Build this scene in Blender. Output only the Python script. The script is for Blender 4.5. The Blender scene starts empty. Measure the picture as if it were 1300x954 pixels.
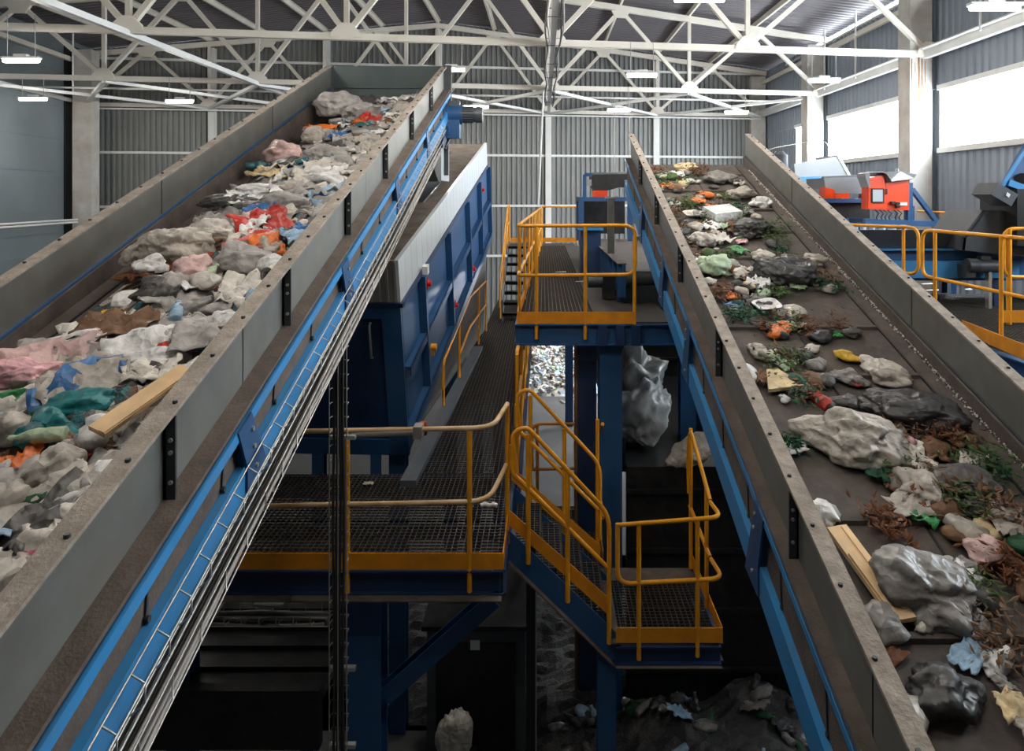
import bpy, math, random
from mathutils import Vector, Matrix, noise
random.seed(7)
SC = bpy.context.scene
COL = SC.collection
E = 6.5            # eye height above the hall floor
F = 900.0          # focal length in pixels of the 1300 px frame
PX, PY = 690.0, 248.0

# ------------------------------------------------------------------ camera
cam = bpy.data.cameras.new('camera'); co = bpy.data.objects.new('camera', cam); COL.objects.link(co)
co.location = (0, 0, E); co.rotation_euler = (math.pi/2, 0, 0)
cam.sensor_width = 36; cam.lens = 36*F/1300
cam.shift_x = (650-PX)/1300; cam.shift_y = (PY-477)/1300
cam.clip_start = 0.05; cam.clip_end = 200
SC.camera = co

def U(px, py, d):
    return Vector(((px-PX)*d/F, d, (PY-py)*d/F))

# ------------------------------------------------------------------ materials
MATS = {}
def mat(name, col, rough=.6, metal=0.0, var=0.0, scale=4.0, dirt=None, dirt_amt=0.0, dirt_scale=2.0, bump=0.0, bump_scale=40.0, spec=.4, trans=0.0):
    if name in MATS: return MATS[name]
    m = bpy.data.materials.new(name); m.use_nodes = True
    nt = m.node_tree; N = nt.nodes; L = nt.links
    b = N['Principled BSDF']
    b.inputs['Roughness'].default_value = rough
    b.inputs['Metallic'].default_value = metal
    b.inputs['Specular IOR Level'].default_value = spec
    if trans: b.inputs['Transmission Weight'].default_value = trans
    c4 = (*col, 1)
    b.inputs['Base Color'].default_value = c4
    if var or dirt_amt or bump:
        tc = N.new('ShaderNodeTexCoord')
    last = None
    if var:
        n = N.new('ShaderNodeTexNoise'); n.inputs['Scale'].default_value = scale; n.inputs['Detail'].default_value = 6
        L.new(tc.outputs['Object'], n.inputs['Vector'])
        r = N.new('ShaderNodeValToRGB')
        r.color_ramp.elements[0].position = .3; r.color_ramp.elements[1].position = .7
        r.color_ramp.elements[0].color = (*[max(0, c*(1-var)) for c in col], 1)
        r.color_ramp.elements[1].color = (*[min(1, c*(1+var)) for c in col], 1)
        L.new(n.outputs['Fac'], r.inputs['Fac']); last = r.outputs['Color']
    if dirt_amt:
        n2 = N.new('ShaderNodeTexNoise'); n2.inputs['Scale'].default_value = dirt_scale; n2.inputs['Detail'].default_value = 8; n2.inputs['Roughness'].default_value = .7
        L.new(tc.outputs['Object'], n2.inputs['Vector'])
        r2 = N.new('ShaderNodeValToRGB'); r2.color_ramp.elements[0].position = .42; r2.color_ramp.elements[1].position = .68
        r2.color_ramp.elements[0].color = (0, 0, 0, 1); r2.color_ramp.elements[1].color = (dirt_amt,)*3+(1,)
        L.new(n2.outputs['Fac'], r2.inputs['Fac'])
        mx = N.new('ShaderNodeMix'); mx.data_type = 'RGBA'
        L.new(r2.outputs['Color'], mx.inputs['Factor'])
        if last: L.new(last, mx.inputs[6])
        else: mx.inputs[6].default_value = c4
        mx.inputs[7].default_value = (*dirt, 1)
        last = mx.outputs[2]
    if last: L.new(last, b.inputs['Base Color'])
    if bump:
        n3 = N.new('ShaderNodeTexNoise'); n3.inputs['Scale'].default_value = bump_scale; n3.inputs['Detail'].default_value = 4
        L.new(tc.outputs['Object'], n3.inputs['Vector'])
        bp = N.new('ShaderNodeBump'); bp.inputs['Strength'].default_value = bump; bp.inputs['Distance'].default_value = .02
        L.new(n3.outputs['Fac'], bp.inputs['Height']); L.new(bp.outputs['Normal'], b.inputs['Normal'])
    MATS[name] = m
    return m

def emis(name, col, s):
    m = bpy.data.materials.new(name); m.use_nodes = True
    nt = m.node_tree; nt.nodes.remove(nt.nodes['Principled BSDF'])
    e = nt.nodes.new('ShaderNodeEmission'); e.inputs['Color'].default_value = (*col, 1); e.inputs['Strength'].default_value = s
    nt.links.new(e.outputs[0], nt.nodes['Material Output'].inputs['Surface'])
    MATS[name] = m
    return m

DUST = (.23, .185, .15)
M_truss = mat('truss_paint', (.80, .75, .66), .55, 0, .08, 3, (.42, .34, .26), .3, 1.5)
M_white = mat('white_steel', (.74, .74, .72), .5, 0, .06, 2)
M_concrete_col = mat('concrete_column', (.52, .51, .48), .85, 0, .12, 2.5, (.36, .25, .17), .5, 1.2)
M_wall = mat('wall_sheet', (.23, .235, .23), .5, .25, .06, 1.2)
M_wallr = mat('wall_sheet_blue_grey', (.26, .30, .35), .5, .2, .06, 1.2)
M_roof = mat('roof_sheet', (.17, .155, .165), .5, .25, .1, .6)
M_panel = mat('sandwich_panel', (.22, .255, .27), .4, .2, .12, .5)
M_floor = mat('floor_concrete', (.075, .075, .075), .8, 0, .25, .7, (.06, .055, .05), .6, 1.5)
M_galv = mat('galvanised_sheet', (.175, .18, .17), .45, .45, .14, 5, (.19, .16, .13), .45, 3)
M_galvlite = mat('galvanised_bright', (.40, .43, .44), .42, .4, .1, 4, (.25, .22, .19), .3, 2)
M_dust = mat('dusty_flange', (.32, .275, .235), .9, 0, .22, 9, (.13, .11, .09), .55, 14, .3, 60)
M_dustbrown = mat('dust_covered_steel', (.115, .09, .075), .9, 0, .25, 8, (.05, .04, .035), .5, 5, .25, 60)
M_blue = mat('blue_paint', (.017, .078, .20), .42, 0, .12, 3, (.05, .055, .06), .35, 3)
M_bluebright = mat('bright_blue_paint', (.035, .225, .50), .4, 0, .1, 3, (.12, .12, .12), .25, 4)
M_bluedark = mat('dark_blue_paint', (.010, .035, .10), .45, 0, .15, 3, (.03, .03, .03), .4, 4)
M_bracket = mat('bracket_steel', (.045, .05, .055), .5, .3, .2, 6)
M_rubber = mat('belt_rubber', (.075, .062, .056), .75, 0, .2, 3, (.15, .12, .10), .5, 6, .15, 30)
M_dark = mat('dark_steel', (.012, .013, .015), .5, .3, .2, 4, (.07, .06, .05), .35, 5)
M_darkgrey = mat('dark_grey_paint', (.065, .072, .082), .45, .1, .15, 3)
M_grate = mat('grating_steel', (.075, .068, .06), .55, .5, .2, 8, (.09, .07, .055), .5, 3)
M_yellow = mat('yellow_rail_paint', (.80, .33, .012), .38, 0, .1, 4, (.35, .17, .05), .35, 6)
M_yworn = mat('worn_yellow_rail', (.62, .40, .18), .6, 0, .25, 6, (.5, .44, .38), .7, 6)
M_toe = mat('orange_toe_board', (.74, .27, .008), .5, 0, .15, 3, (.25, .12, .04), .4, 4)
M_orange = mat('orange_cabinet', (.70, .055, .006), .35, 0, .06, 3)
M_red = mat('red_plastic', (.6, .02, .015), .35)
M_hood = mat('grey_hood', (.16, .165, .17), .5, .2, .15, 2)
M_lightgrey = mat('light_grey_steel', (.30, .32, .34), .5, .1, .06, 2)
M_clad = mat('cladding_white', (.60, .64, .66), .4, .2, .05, 2, (.4, .38, .35), .3, 2)
M_cladgrey = mat('cladding_grey', (.30, .295, .28), .6, .1, .1, 3, (.2, .17, .14), .4, 3)
M_trdust = mat('trommel_roof_dust', (.14, .115, .095), .95, 0, .3, 3, (.22, .19, .165), .6, 5, .4, 25)
M_wire = mat('galvanised_wire', (.42, .40, .36), .4, .6)
M_cable = mat('cable_sheath', (.035, .035, .036), .6)
M_cablegrey = mat('grey_cable', (.32, .30, .28), .6)
M_wood = mat('pale_wood', (.72, .50, .28), .7, 0, .2, 6)
M_screen = mat('cabinet_panel', (.38, .42, .44), .3)
M_black = mat('black_plastic', (.012, .012, .013), .4)
M_granule = mat('pale_granules', (.5, .48, .45), .8, 0, .3, 30)
M_lamp = emis('lamp_glow', (1.0, .94, .85), 180)
M_floorfill = emis('floor_fill_glow', (.95, .97, 1.0), 260)  # glow of the added floor fill lights
M_pane = emis('window_daylight', (.84, .93, 1.0), 21)

# ------------------------------------------------------------------ mesh builder (eye-relative coordinates)
class MB:
    def __init__(s): s.v = []; s.f = []; s.s = []
    def add(s, vs, fs, smooth=False):
        b = len(s.v); s.v += [tuple(p) for p in vs]
        for f in fs: s.f.append(tuple(b+i for i in f)); s.s.append(smooth)
    def hexa(s, c):   # 8 corners: bottom 4 ccw, top 4 ccw
        s.add(c, [(3,2,1,0),(4,5,6,7),(0,1,5,4),(1,2,6,5),(2,3,7,6),(3,0,4,7)])
    def box(s, x0, x1, y0, y1, z0, z1):
        s.hexa([(x0,y0,z0),(x1,y0,z0),(x1,y1,z0),(x0,y1,z0),(x0,y0,z1),(x1,y0,z1),(x1,y1,z1),(x0,y1,z1)])
    def slab(s, x0, x1, y0, y1, fb, ft):   # box along y whose bottom and top follow functions of y
        s.hexa([(x0,y0,fb(y0)),(x1,y0,fb(y0)),(x1,y1,fb(y1)),(x0,y1,fb(y1)),(x0,y0,ft(y0)),(x1,y0,ft(y0)),(x1,y1,ft(y1)),(x0,y1,ft(y1))])
    def beam(s, p, q, w, h=None, up=(0,0,1)):
        p = Vector(p); q = Vector(q); h = h or w
        d = (q-p).normalized(); u = Vector(up)
        if abs(d.dot(u)) > .98: u = Vector((0,1,0))
        r = d.cross(u).normalized()*(w/2); t = r.cross(d).normalized()*(h/2)
        s.hexa([p-r-t, p+r-t, q+r-t, q-r-t, p-r+t, p+r+t, q+r+t, q-r+t])
    def ibeam(s, p, q, w, h, t=.015, up=(0,0,1)):
        p = Vector(p); q = Vector(q); d = (q-p).normalized(); u = Vector(up)
        r = d.cross(u).normalized(); n = r.cross(d).normalized()
        o = n*(h/2-t/2)
        s.beam(p+o, q+o, w, t, n); s.beam(p-o, q-o, w, t, n); s.beam(p, q, t, h-2*t, n)
    def prism(s, pts, ext):   # planar polygon extruded by a vector
        n = len(pts); a = [Vector(p) for p in pts]; b = [p+Vector(ext) for p in a]
        s.add(a+b, [tuple(range(n-1,-1,-1)), tuple(range(n,2*n))]+[(i,(i+1)%n,n+(i+1)%n,n+i) for i in range(n)])
    def cyl(s, p, q, r, n=12, r2=None):
        p = Vector(p); q = Vector(q); r2 = r if r2 is None else r2
        d = (q-p).normalized(); u = Vector((0,0,1)) if abs(d.z) < .9 else Vector((1,0,0))
        a = d.cross(u).normalized(); b = d.cross(a)
        ring = [a*math.cos(2*math.pi*i/n)+b*math.sin(2*math.pi*i/n) for i in range(n)]
        s.add([p+k*r for k in ring]+[q+k*r2 for k in ring], [(i,(i+1)%n,n+(i+1)%n,n+i) for i in range(n)], True)
        s.add([p+k*r for k in ring], [tuple(range(n-1,-1,-1))]); s.add([q+k*r2 for k in ring], [tuple(range(n))])
    def tube(s, pts, r, n=8, closed=False):
        pts = [Vector(p) for p in pts]; m = len(pts); vs = []
        ref = None
        for i, p in enumerate(pts):
            if closed: t = (pts[(i+1)%m]-pts[i-1]).normalized()
            else: t = (pts[min(i+1,m-1)]-pts[max(i-1,0)]).normalized()
            if ref is None:
                ref = Vector((0,0,1)) if abs(t.z) < .9 else Vector((1,0,0))
                ref = (ref-t*ref.dot(t)).normalized()
            else:
                ref = (ref-t*ref.dot(t)).normalized()
            b = t.cross(ref)
            vs += [p+r*(ref*math.cos(2*math.pi*k/n)+b*math.sin(2*math.pi*k/n)) for k in range(n)]
        fs = []
        for i in range(m if closed else m-1):
            j = (i+1)%m
            fs += [(i*n+k, i*n+(k+1)%n, j*n+(k+1)%n, j*n+k) for k in range(n)]
        s.add(vs, fs, True)
        if not closed:
            s.add(vs[:n], [tuple(range(n-1,-1,-1))]); s.add(vs[-n:], [tuple(range(n))])
    def build(s, name, m, parent=None, off=True):
        me = bpy.data.meshes.new(name)
        o = Vector((0,0,E)) if off else Vector((0,0,0))
        q = parent
        while q is not None and off:
            o = o-q.location; q = q.parent
        me.from_pydata([tuple(Vector(p)+o) for p in s.v], [], s.f)
        me.polygons.foreach_set('use_smooth', s.s)
        me.materials.append(m); me.update()
        ob = bpy.data.objects.new(name, me); COL.objects.link(ob)
        if parent is not None: ob.parent = parent
        return ob

def fillet(pts, r=.12, n=5, closed=False):
    P = [Vector(p) for p in pts]; m = len(P); out = []
    for i, p in enumerate(P):
        if not closed and i in (0, m-1): out.append(p); continue
        a = P[i-1]; b = P[(i+1)%m]
        da = a-p; db = b-p
        k = min(r, da.length*.48, db.length*.48)
        pa = p+da.normalized()*k; pb = p+db.normalized()*k
        for j in range(n+1):
            t = j/n
            out.append(pa*(1-t)**2+p*2*t*(1-t)+pb*t*t)
    return out

def tag(o, label=None, cat=None, group=None, kind=None):
    if label: o['label'] = label
    if cat: o['category'] = cat
    if group: o['group'] = group
    if kind: o['kind'] = kind
    return o
def thing(name, label, cat, loc=(0,0,0), group=None):   # loc eye-relative
    o = bpy.data.objects.new(name, None); COL.objects.link(o)
    o.location = (loc[0], loc[1], loc[2]+E); o.empty_display_size = .1
    return tag(o, label, cat, group)
def struct(o, label=None, cat=None):
    o['kind'] = 'structure'
    if label: o['label'] = label
    if cat: o['category'] = cat
    return o
def part(name, m, parent, fn, label=None):
    b = MB(); fn(b); o = b.build(name, m, parent)
    if label: o['label'] = label
    return o

# ------------------------------------------------------------------ hall shell
K = .14
XL, XR, XA = -16.9, 9.25, -4.1
def zr(x): return 6.58-(6.58-5.05)*abs(x-XA)/13.05
FZ = -E
Y0 = -8.0
b = MB(); b.box(-20, 11, Y0, 31, FZ-.2, FZ); struct(b.build('floor', M_floor), 'dusty grey concrete hall floor under the machinery', 'floor')

def corr(b, P0, dirv, nrm, L, per, dep, zlo, zhi):
    """trapezoid sheet along a horizontal line; zlo/zhi functions of distance"""
    s = 0; prof = []
    while s < L:
        for ds, dd in ((0,0),(per*.36,0),(per*.5,dep),(per*.86,dep)):
            if s+ds <= L: prof.append((s+ds, dd))
        s += per
    vs = []
    for s_, d_ in prof:
        p = Vector(P0)+Vector(dirv)*s_+Vector(nrm)*d_
        vs += [(p.x,p.y,zlo(s_)), (p.x,p.y,zhi(s_))]
    b.add(vs, [(2*i,2*i+2,2*i+3,2*i+1) for i in range(len(prof)-1)])

# end wall, skewed a little to the side walls
dk = Vector((1, K, 0)).normalized(); nk = Vector((dk.y, -dk.x, 0))
yb = lambda x: 28.45+K*x
b = MB(); corr(b, (XL-.3, yb(XL-.3), 0), dk, nk, 27.3, .2, .085, lambda s: FZ, lambda s: zr(XL-.3+s*dk.x)+.25)
struct(b.build('wall_back', M_wall), 'grey corrugated metal end wall of the hall', 'wall')
# right wall with window bands
WB, WH = 1.08, 2.46
win = [(4.2,9.9),(10.5,16.5),(17.25,22.95),(23.7,25.9)]
b = MB()
def seg(y0, y1, z0, z1): corr(b, (XR+.04, y0, 0), (0,1,0), (-1,0,0), y1-y0, .26, .04, lambda s: z0, lambda s: z1)
seg(Y0, 30, FZ, WB-.05)
seg(Y0, 30, WH+.05, 5.15)
ys = Y0
for a, c in win:
    seg(ys, a, WB-.05, WH+.05); ys = c
seg(ys, 30, WB-.05, WH+.05)
struct(b.build('wall_right', M_wallr), 'blue grey trapezoid sheet side wall below and above the windows', 'wall')
for i, (a, c) in enumerate(win):
    w = MB()
    w.box(XR-.1, XR+.1, a, c, WB-.10, WB+.02); w.box(XR-.1, XR+.1, a, c, WH-.02, WH+.10)
    w.box(XR-.04, XR+.08, a, a+.05, WB+.02, WH-.02); w.box(XR-.04, XR+.08, c-.05, c, WB+.02, WH-.02)
    n = max(1, int((c-a)/.93))
    for k in range(1, n):
        y = a+(c-a)*k/n
        w.box(XR+.0, XR+.03, y-.016, y+.016, WB+.02, WH-.02)
    o = w.build('window_%d' % (i+1), M_white)
    struct(o, 'overexposed daylight window band with pale sill in side wall', 'window')
    p = MB(); p.box(XR+.04, XR+.06, a+.03, c-.03, WB, WH); p.build('pane', M_pane, o)
# left wall of sandwich panels, leaning away slightly in plan
xl = lambda y: XL+.30+.122*(25.7-y)
b = MB()
b.hexa([(xl(Y0)-.3,Y0,FZ),(xl(Y0),Y0,FZ),(xl(26.3),26.3,FZ),(xl(26.3)-.3,26.3,FZ),(xl(Y0)-.3,Y0,5.4),(xl(Y0),Y0,5.4),(xl(26.3),26.3,5.4),(xl(26.3)-.3,26.3,5.4)])
for z in (4.2,3.0,1.9,.8,-.2,-.55,-1.25,-1.95,-3.1,-4.2):
    b.hexa([(xl(8),8,z-.014),(xl(8)+.02,8,z-.014),(xl(25.2)+.02,25.2,z-.014),(xl(25.2),25.2,z-.014),(xl(8),8,z+.014),(xl(8)+.02,8,z+.014),(xl(25.2)+.02,25.2,z+.014),(xl(25.2),25.2,z+.014)])
struct(b.build('wall_left', M_panel), 'dark grey sandwich panel side wall with horizontal seams', 'wall')
b = MB(); b.box(-22, 12, Y0-.2, Y0, FZ, 7)
struct(b.build('wall_front', M_wall))
# ceiling
b = MB()
def roofside(xe):
    prof = []; y = Y0
    while y < 31.5:
        for dy, dz in ((0,0),(.09,0),(.125,.045),(.215,.045)): prof.append((y+dy, dz))
        y += .25
    vs = []
    for y, dz in prof: vs += [(xe, y, zr(xe)+.28+dz), (XA, y, zr(XA)+.28+dz)]
    b.add(vs, [(2*i,2*i+2,2*i+3,2*i+1) for i in range(len(prof)-1)])
roofside(XL-.9); roofside(XR+.5)
struct(b.build('ceiling', M_roof), 'dark ribbed metal roof sheeting over the trusses', 'ceiling')
# eave light slit over the side wall
w = MB(); w.box(XR-.06, XR+.05, 10, 27, 4.93, 4.98); o = struct(w.build('trim_1', M_white), 'narrow translucent eave strip above the side wall', 'trim')
p = MB(); p.box(XR-.02, XR, 10.5, 24.6, 4.98, 5.09); q = p.build('pane', M_pane, o); q['label'] = 'glowing translucent strip'

b = MB(); b.hexa([(xl(24.3)+.02,24.25,FZ),(xl(24.3)+.06,24.25,FZ),(xl(25.3)+.06,25.6,FZ),(xl(25.3)+.02,25.6,FZ),(xl(24.3)+.02,24.25,5.2),(xl(24.3)+.06,24.25,5.2),(xl(25.3)+.06,25.6,5.2),(xl(25.3)+.02,25.6,5.2)])  # darkness of the gap beside the column, built as a black strip
struct(b.build('trim_3', M_black), 'black strip standing in for the dark gap between panel wall and pale column', 'trim')
# ------------------------------------------------------------------ columns, trusses, roof steel
NX = [-16.7, -12.4, -8.3, -4.1, .2, 4.6, 9.0]
def wallcol(x0, x1, y0, y1, ztop, label):
    b = MB(); b.box(x0, x1, y0, y1, FZ, ztop)
    b.box(x0-.03, x1+.03, y0-.03, y1+.03, FZ, FZ+.2)
    o = struct(b.build('column', M_concrete_col), label, 'column')
    return o
wallcol(8.58, 9.1, 16.6, 17.15, 4.9, 'rust-streaked concrete column between the two window bands')
wallcol(8.58, 9.1, 23.05, 23.6, 4.9, 'concrete column between the second window band and the corner window')
wallcol(8.58, 9.1, 10.0, 10.45, 4.9, 'concrete column beside the front window band')
wallcol(8.55, 9.15, 29.2, 29.55, 4.9, 'concrete corner column where end wall meets the window wall')
wallcol(-16.15, -15.5, 24.3, 24.75, 5.0, 'pale square concrete column beside the dark panel wall')
names = ['first', 'second', 'third', 'fourth', 'fifth']
for i, x in enumerate(NX[1:-1]):
    b = MB(); y = yb(x)-.16
    b.ibeam((x, y, FZ), (x, y, zr(x)-.1), .24, .2, .02, (0,1,0))
    struct(b.build('column', M_white), 'white steel end wall post, %s from the panel wall' % names[i], 'column')
bk = MB()
for z in (5.05, 1.58, -.42, -2.4):
    x0, x1 = (XL+.6, 9.0)
    bk.beam((x0, yb(x0)-.1, z), (x1, yb(x1)-.1, z), .08, .09)
struct(bk.build('trim_2', M_white), 'white horizontal girts across the corrugated end wall', 'trim')

def ty(d0, x): return d0+K*x
ZC = 3.30
def truss(d0, label):
    t = thing('roof_truss', label, 'roof truss', (XA, ty(d0, XA), ZC))
    P = lambda x, z: (x, ty(d0, x), z)
    part('bottom_chord', M_truss, t, lambda b: b.beam(P(NX[0],ZC), P(NX[-1],ZC), .13, .14))
    part('top_chord', M_truss, t, lambda b: (b.beam(P(NX[0]-.2,zr(NX[0]-.2)), P(XA,zr(XA)), .14, .18), b.beam(P(XA,zr(XA)), P(NX[-1]+.2,zr(NX[-1]+.2)), .14, .18)))
    for i, x in enumerate(NX):
        if 0 < i < len(NX)-1:
            part('vertical_post', M_truss, t, lambda b: b.beam(P(x,ZC), P(x,zr(x)), .10, .10, (0,1,0)))
        part('gusset_plate', M_truss, t, lambda b: b.prism([P(x-.32,ZC-.02), P(x+.32,ZC-.02), P(x+.26,ZC+.12), P(x+.1,ZC+.28), P(x-.1,ZC+.28), P(x-.26,ZC+.12)], (0,-.09,0)))
    for i in range(len(NX)-1):
        a, c = NX[i], NX[i+1]; m = (a+c)/2
        part('diagonal', M_truss, t, lambda b: b.beam(P(a,ZC+.05), P(m,zr(m)-.05), .11, .11, (0,1,0)))
        part('diagonal', M_truss, t, lambda b: b.beam(P(m,zr(m)-.05), P(c,ZC+.05), .11, .11, (0,1,0)))
        part('gusset_plate', M_truss, t, lambda b: b.prism([P(m-.3,zr(m)-.08), P(m+.3,zr(m)-.08), P(m+.18,zr(m)-.3), P(m-.18,zr(m)-.3)], (0,-.09,0)))
    return t
truss(15.35, 'white tubular roof truss crossing above the tall hopper plate, first from camera')
truss(21.75, 'white tubular roof truss standing midway between camera and end wall')
truss(28.05, 'white tubular roof truss close against the corrugated end wall')
# purlins
xs = sorted(NX[1:-1]+[(NX[i]+NX[i+1])/2 for i in range(6)])
for i, x in enumerate(xs):
    b = MB(); z = zr(x)+.17
    b.beam((x, 8.5, z), (x, yb(x)-.1, z), .07, .16)
    b.beam((x+.05, 8.5, z+.075), (x+.05, yb(x)-.1, z+.075), .1, .015)
    tag(b.build('roof_purlin', M_truss), 'pale steel roof purlin running lengthwise over the truss nodes', 'purlin', 'lengthwise roof purlins')
# longitudinal struts at bottom chord level
def strut(x, y0, y1, z, w, label, m=M_white):
    b = MB(); b.beam((x, y0, z), (x, y1, z), w, w)
    tag(b.build('roof_strut', m), label, 'strut')
strut(-8.3, 9, ty(28.05,-8.3), ZC-.06, .12, 'long white roof strut above the panel-wall end, parallel to the conveyors')
strut(.2, 9, ty(28.05,.2), ZC-.06, .11, 'long white central roof strut carrying black cables')
# side wall beams
b = MB(); b.beam((8.95, 6, ZC), (8.95, 29.2, ZC), .14, .2); b.beam((8.88, 6, ZC+.1), (8.88, 29.2, ZC+.1), .26, .03)
tag(b.build('eave_girder', M_white), 'white girder along the window wall at bottom chord height', 'girder')
b = MB(); b.beam((9.02, 6, 4.62), (9.02, 29.2, 4.62), .1, .14)
tag(b.build('eave_girder', M_truss), 'cream girder high along the window wall under the eave', 'girder')
b = MB(); b.beam((xl(8)+.12, 8, ZC-.02), (xl(24.5)+.12, 24.5, ZC-.02), .12, .12)
tag(b.build('eave_girder', M_white), 'white girder along the dark panel wall', 'girder')
b = MB(); b.beam((xl(8)+.12, 8, 4.7), (xl(24.5)+.12, 24.5, 4.7), .14, .14); 
tag(b.build('eave_girder', M_truss), 'cream girder high on the dark panel wall', 'girder')
b = MB()
for dz in (0, .09): b.tube([(xl(12)+.5, 12, -.92+dz), (xl(24.2)+.5, 24.2, -.92+dz)], .035)
for y in (13, 18.5, 24.0): b.beam((xl(y), y, -.9), (xl(y)+.5, y, -.9), .05)
tag(b.build('wall_pipe', M_white), 'twin white pipes along the dark panel wall', 'pipe')
# cross bracing in the last bay
for i in range(6):
    a, c = NX[i], NX[i+1]
    for p, q in ((a, c), (c, a)):
        b = MB(); b.beam((p, ty(21.75,p), ZC-.08), (q, ty(28.05,q), ZC-.08), .12, .09)
        tag(b.build('cross_brace', M_white), 'white cross brace lying flat between the two rear roof trusses', 'brace', 'flat roof cross bracing')
for z, d0 in ((3.13, 27.8), (3.42, 24.6)):
    b = MB(); b.tube([(-16.3, ty(d0,-16.3), z), (8.9, ty(d0,8.9), z)], .035, 6)
    tag(b.build('conduit_pipe', M_white), 'thin white conduit spanning the hall %s' % ('below the end wall truss' if d0 > 26 else 'midway along the last roof bay'), 'conduit')
for x, y, dx in ((8.75, 14.2, 0), (8.8, 20, 0), (8.8, 22.2, 0), (-15.0, 22.6, 0)):
    b = MB(); b.tube([(x, y, 5.2), (x, y, 3.3)], .03, 6)
    tag(b.build('hanger_rod', M_white), 'thin white hanger rod between roof edge and girder', 'rod', 'roof hanger rods')
# cables on the central strut
t = thing('cable_run', 'bundle of black and white cables strapped under the central roof strut', 'cables', (.2, 18, ZC))
for k, (dx, m) in enumerate(((-.14, M_cable), (-.10, M_white), (.12, M_cable), (.15, M_cablegrey))):
    part('cable', m, t, lambda b: b.tube([(.2+dx+.03*math.sin(y*1.3+k), y, ZC-.1-.05*abs(math.sin(y*.6+k))) for y in [9+.7*j for j in range(24)]], .018, 6))
for y in (10.5, 12.5, 14.9, 17, 19, 21.3, 24):
    part('strap', M_cable, t, lambda b: b.tube([(.06,y,ZC-.15),(.36,y,ZC-.15),(.36,y,ZC+.0),(.06,y,ZC+.0)], .008, 6, True))
b = MB(); b.tube([(0.0, 21.5, ZC-.1), (-.05, 21.9, 2.2), (-.12, 22.2, .6), (-.17, 22.4, -.32)], .03, 6)
tag(b.build('cable_drop', M_white), 'single white cable hanging down before the central wall post', 'cable')

# ------------------------------------------------------------------ lamps
def lamp(px, py, d, wpx, label, vis=True, rod=True):
    p = U(px, py, d); w = max(.55, wpx*d/F)
    t = thing('tube_lamp', label, 'lamp', p, 'hanging tube lamps')
    part('housing', M_white, t, lambda b: (b.box(p.x-w/2-.02, p.x+w/2+.02, p.y-.07, p.y+.07, p.z+.03, p.z+.07), b.box(p.x-.12, p.x+.12, p.y-.05, p.y+.05, p.z+.07, p.z+.12)))
    part('diffuser', M_lamp, t, lambda b: b.cyl((p.x-w/2,p.y,p.z), (p.x+w/2,p.y,p.z), .038, 10))
    part('hanger', M_wire, t, lambda b: [b.tube([(p.x+sx*w*.4,p.y,p.z+.06),(p.x+sx*w*.4,p.y,ZC+.05)], .008, 5) for sx in (-1,1)])
lamp(27, 77, 13.2, 44, 'glowing tube lamp hung from the front truss beside the panel wall')
lamp(573, 89, 15.2, 20, 'glowing tube lamp showing just beyond the tall hopper plate corner')
lamp(815, 96, 15.5, 36, 'glowing tube lamp hung from the front truss above the greenish waste belt')
lamp(1046, 103, 16.2, 38, 'glowing tube lamp hung in front of the second window column')
lamp(1263, 10, 10.0, 62, 'large glowing tube lamp by the window wall at the picture top')
lamp(888, -1, 9.6, 62, 'large glowing tube lamp cut by the picture top, mid roof')
lamp(42, 126, 19.9, 34, 'small glowing tube lamp low against the dark panel wall')
lamp(228, 129, 20.1, 33, 'small glowing tube lamp between panel wall column and first wall post')
lamp(605, 136, 21.6, 30, 'small glowing tube lamp behind the hopper drive motor')
lamp(786, 140, 22, 28, 'small glowing tube lamp right of the central cable drop')
lamp(935, 143, 22.5, 28, 'small glowing tube lamp near the rear window corner')
for x, y in ((-11.5,8.6),(-4.5,9.0),(2.2,9.0),(-8,4.0),(-2.6,3.6),(2.4,3.6),(6.8,4.4),(-.4,6.2),(-.4,8.2),(-.3,2.6)):  # last entries, between the conveyors, are fill lamps added to brighten their sides
    lamp(PX+F*x/y, PY-F*2.75/y, y, 0, 'unseen tube lamp over the near conveyor ends, in a set with added fill lamps')
# unseen fill lights added to brighten the floor around the heap
for x, y in ((2.6, 21.5), (2.4, 24.0)):
    fl = thing('floor_fill_lamp', 'unseen fill light added low behind the bunker to brighten the floor', 'lamp', (x, y, -2.6), 'added floor fill lights')
    part('housing', M_white, fl, lambda b: b.box(x-.3, x+.3, y-.16, y+.16, -2.55, -2.45))
    part('diffuser', M_floorfill, fl, lambda b: b.box(x-.28, x+.28, y-.14, y+.14, -2.6, -2.55))
    part('hanger', M_wire, fl, lambda b: b.tube([(x,y,-2.45),(x,y,ZC)], .01, 5))
# rust runs on the near window column
cl = [o for o in COL.objects if o.name.startswith('column') and 'rust-streaked' in o.get('label','')][0]
M_rust = mat('rust_stain', (.24,.12,.06), .9, 0, .4, 6)
for k, (x0, w, z1, z0) in enumerate(((8.62,.03,3.2,2.3),(8.79,.045,3.25,1.9),(8.86,.03,3.2,1.6),(8.93,.02,3.15,2.2),(8.70,.015,3.1,2.6),(8.83,.012,2.0,.9))):
    def rs(b):
        n = 10; L_ = []; R_ = []
        for i in range(n+1):
            z = z1+(z0-z1)*i/n; c = x0+.012*noise.noise(Vector((z*3,k,0))); h = w*.5*(1-.6*i/n)*(1+.7*noise.noise(Vector((z*5,k,3))))
            L_.append((c-h,16.597,z)); R_.append((c+h,16.597,z))
        b.add(L_+R_, [(i,n+1+i,n+2+i,i+1) for i in range(n)])
    part('rust_streak', M_rust, cl, rs, 'brown rust run')

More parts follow.
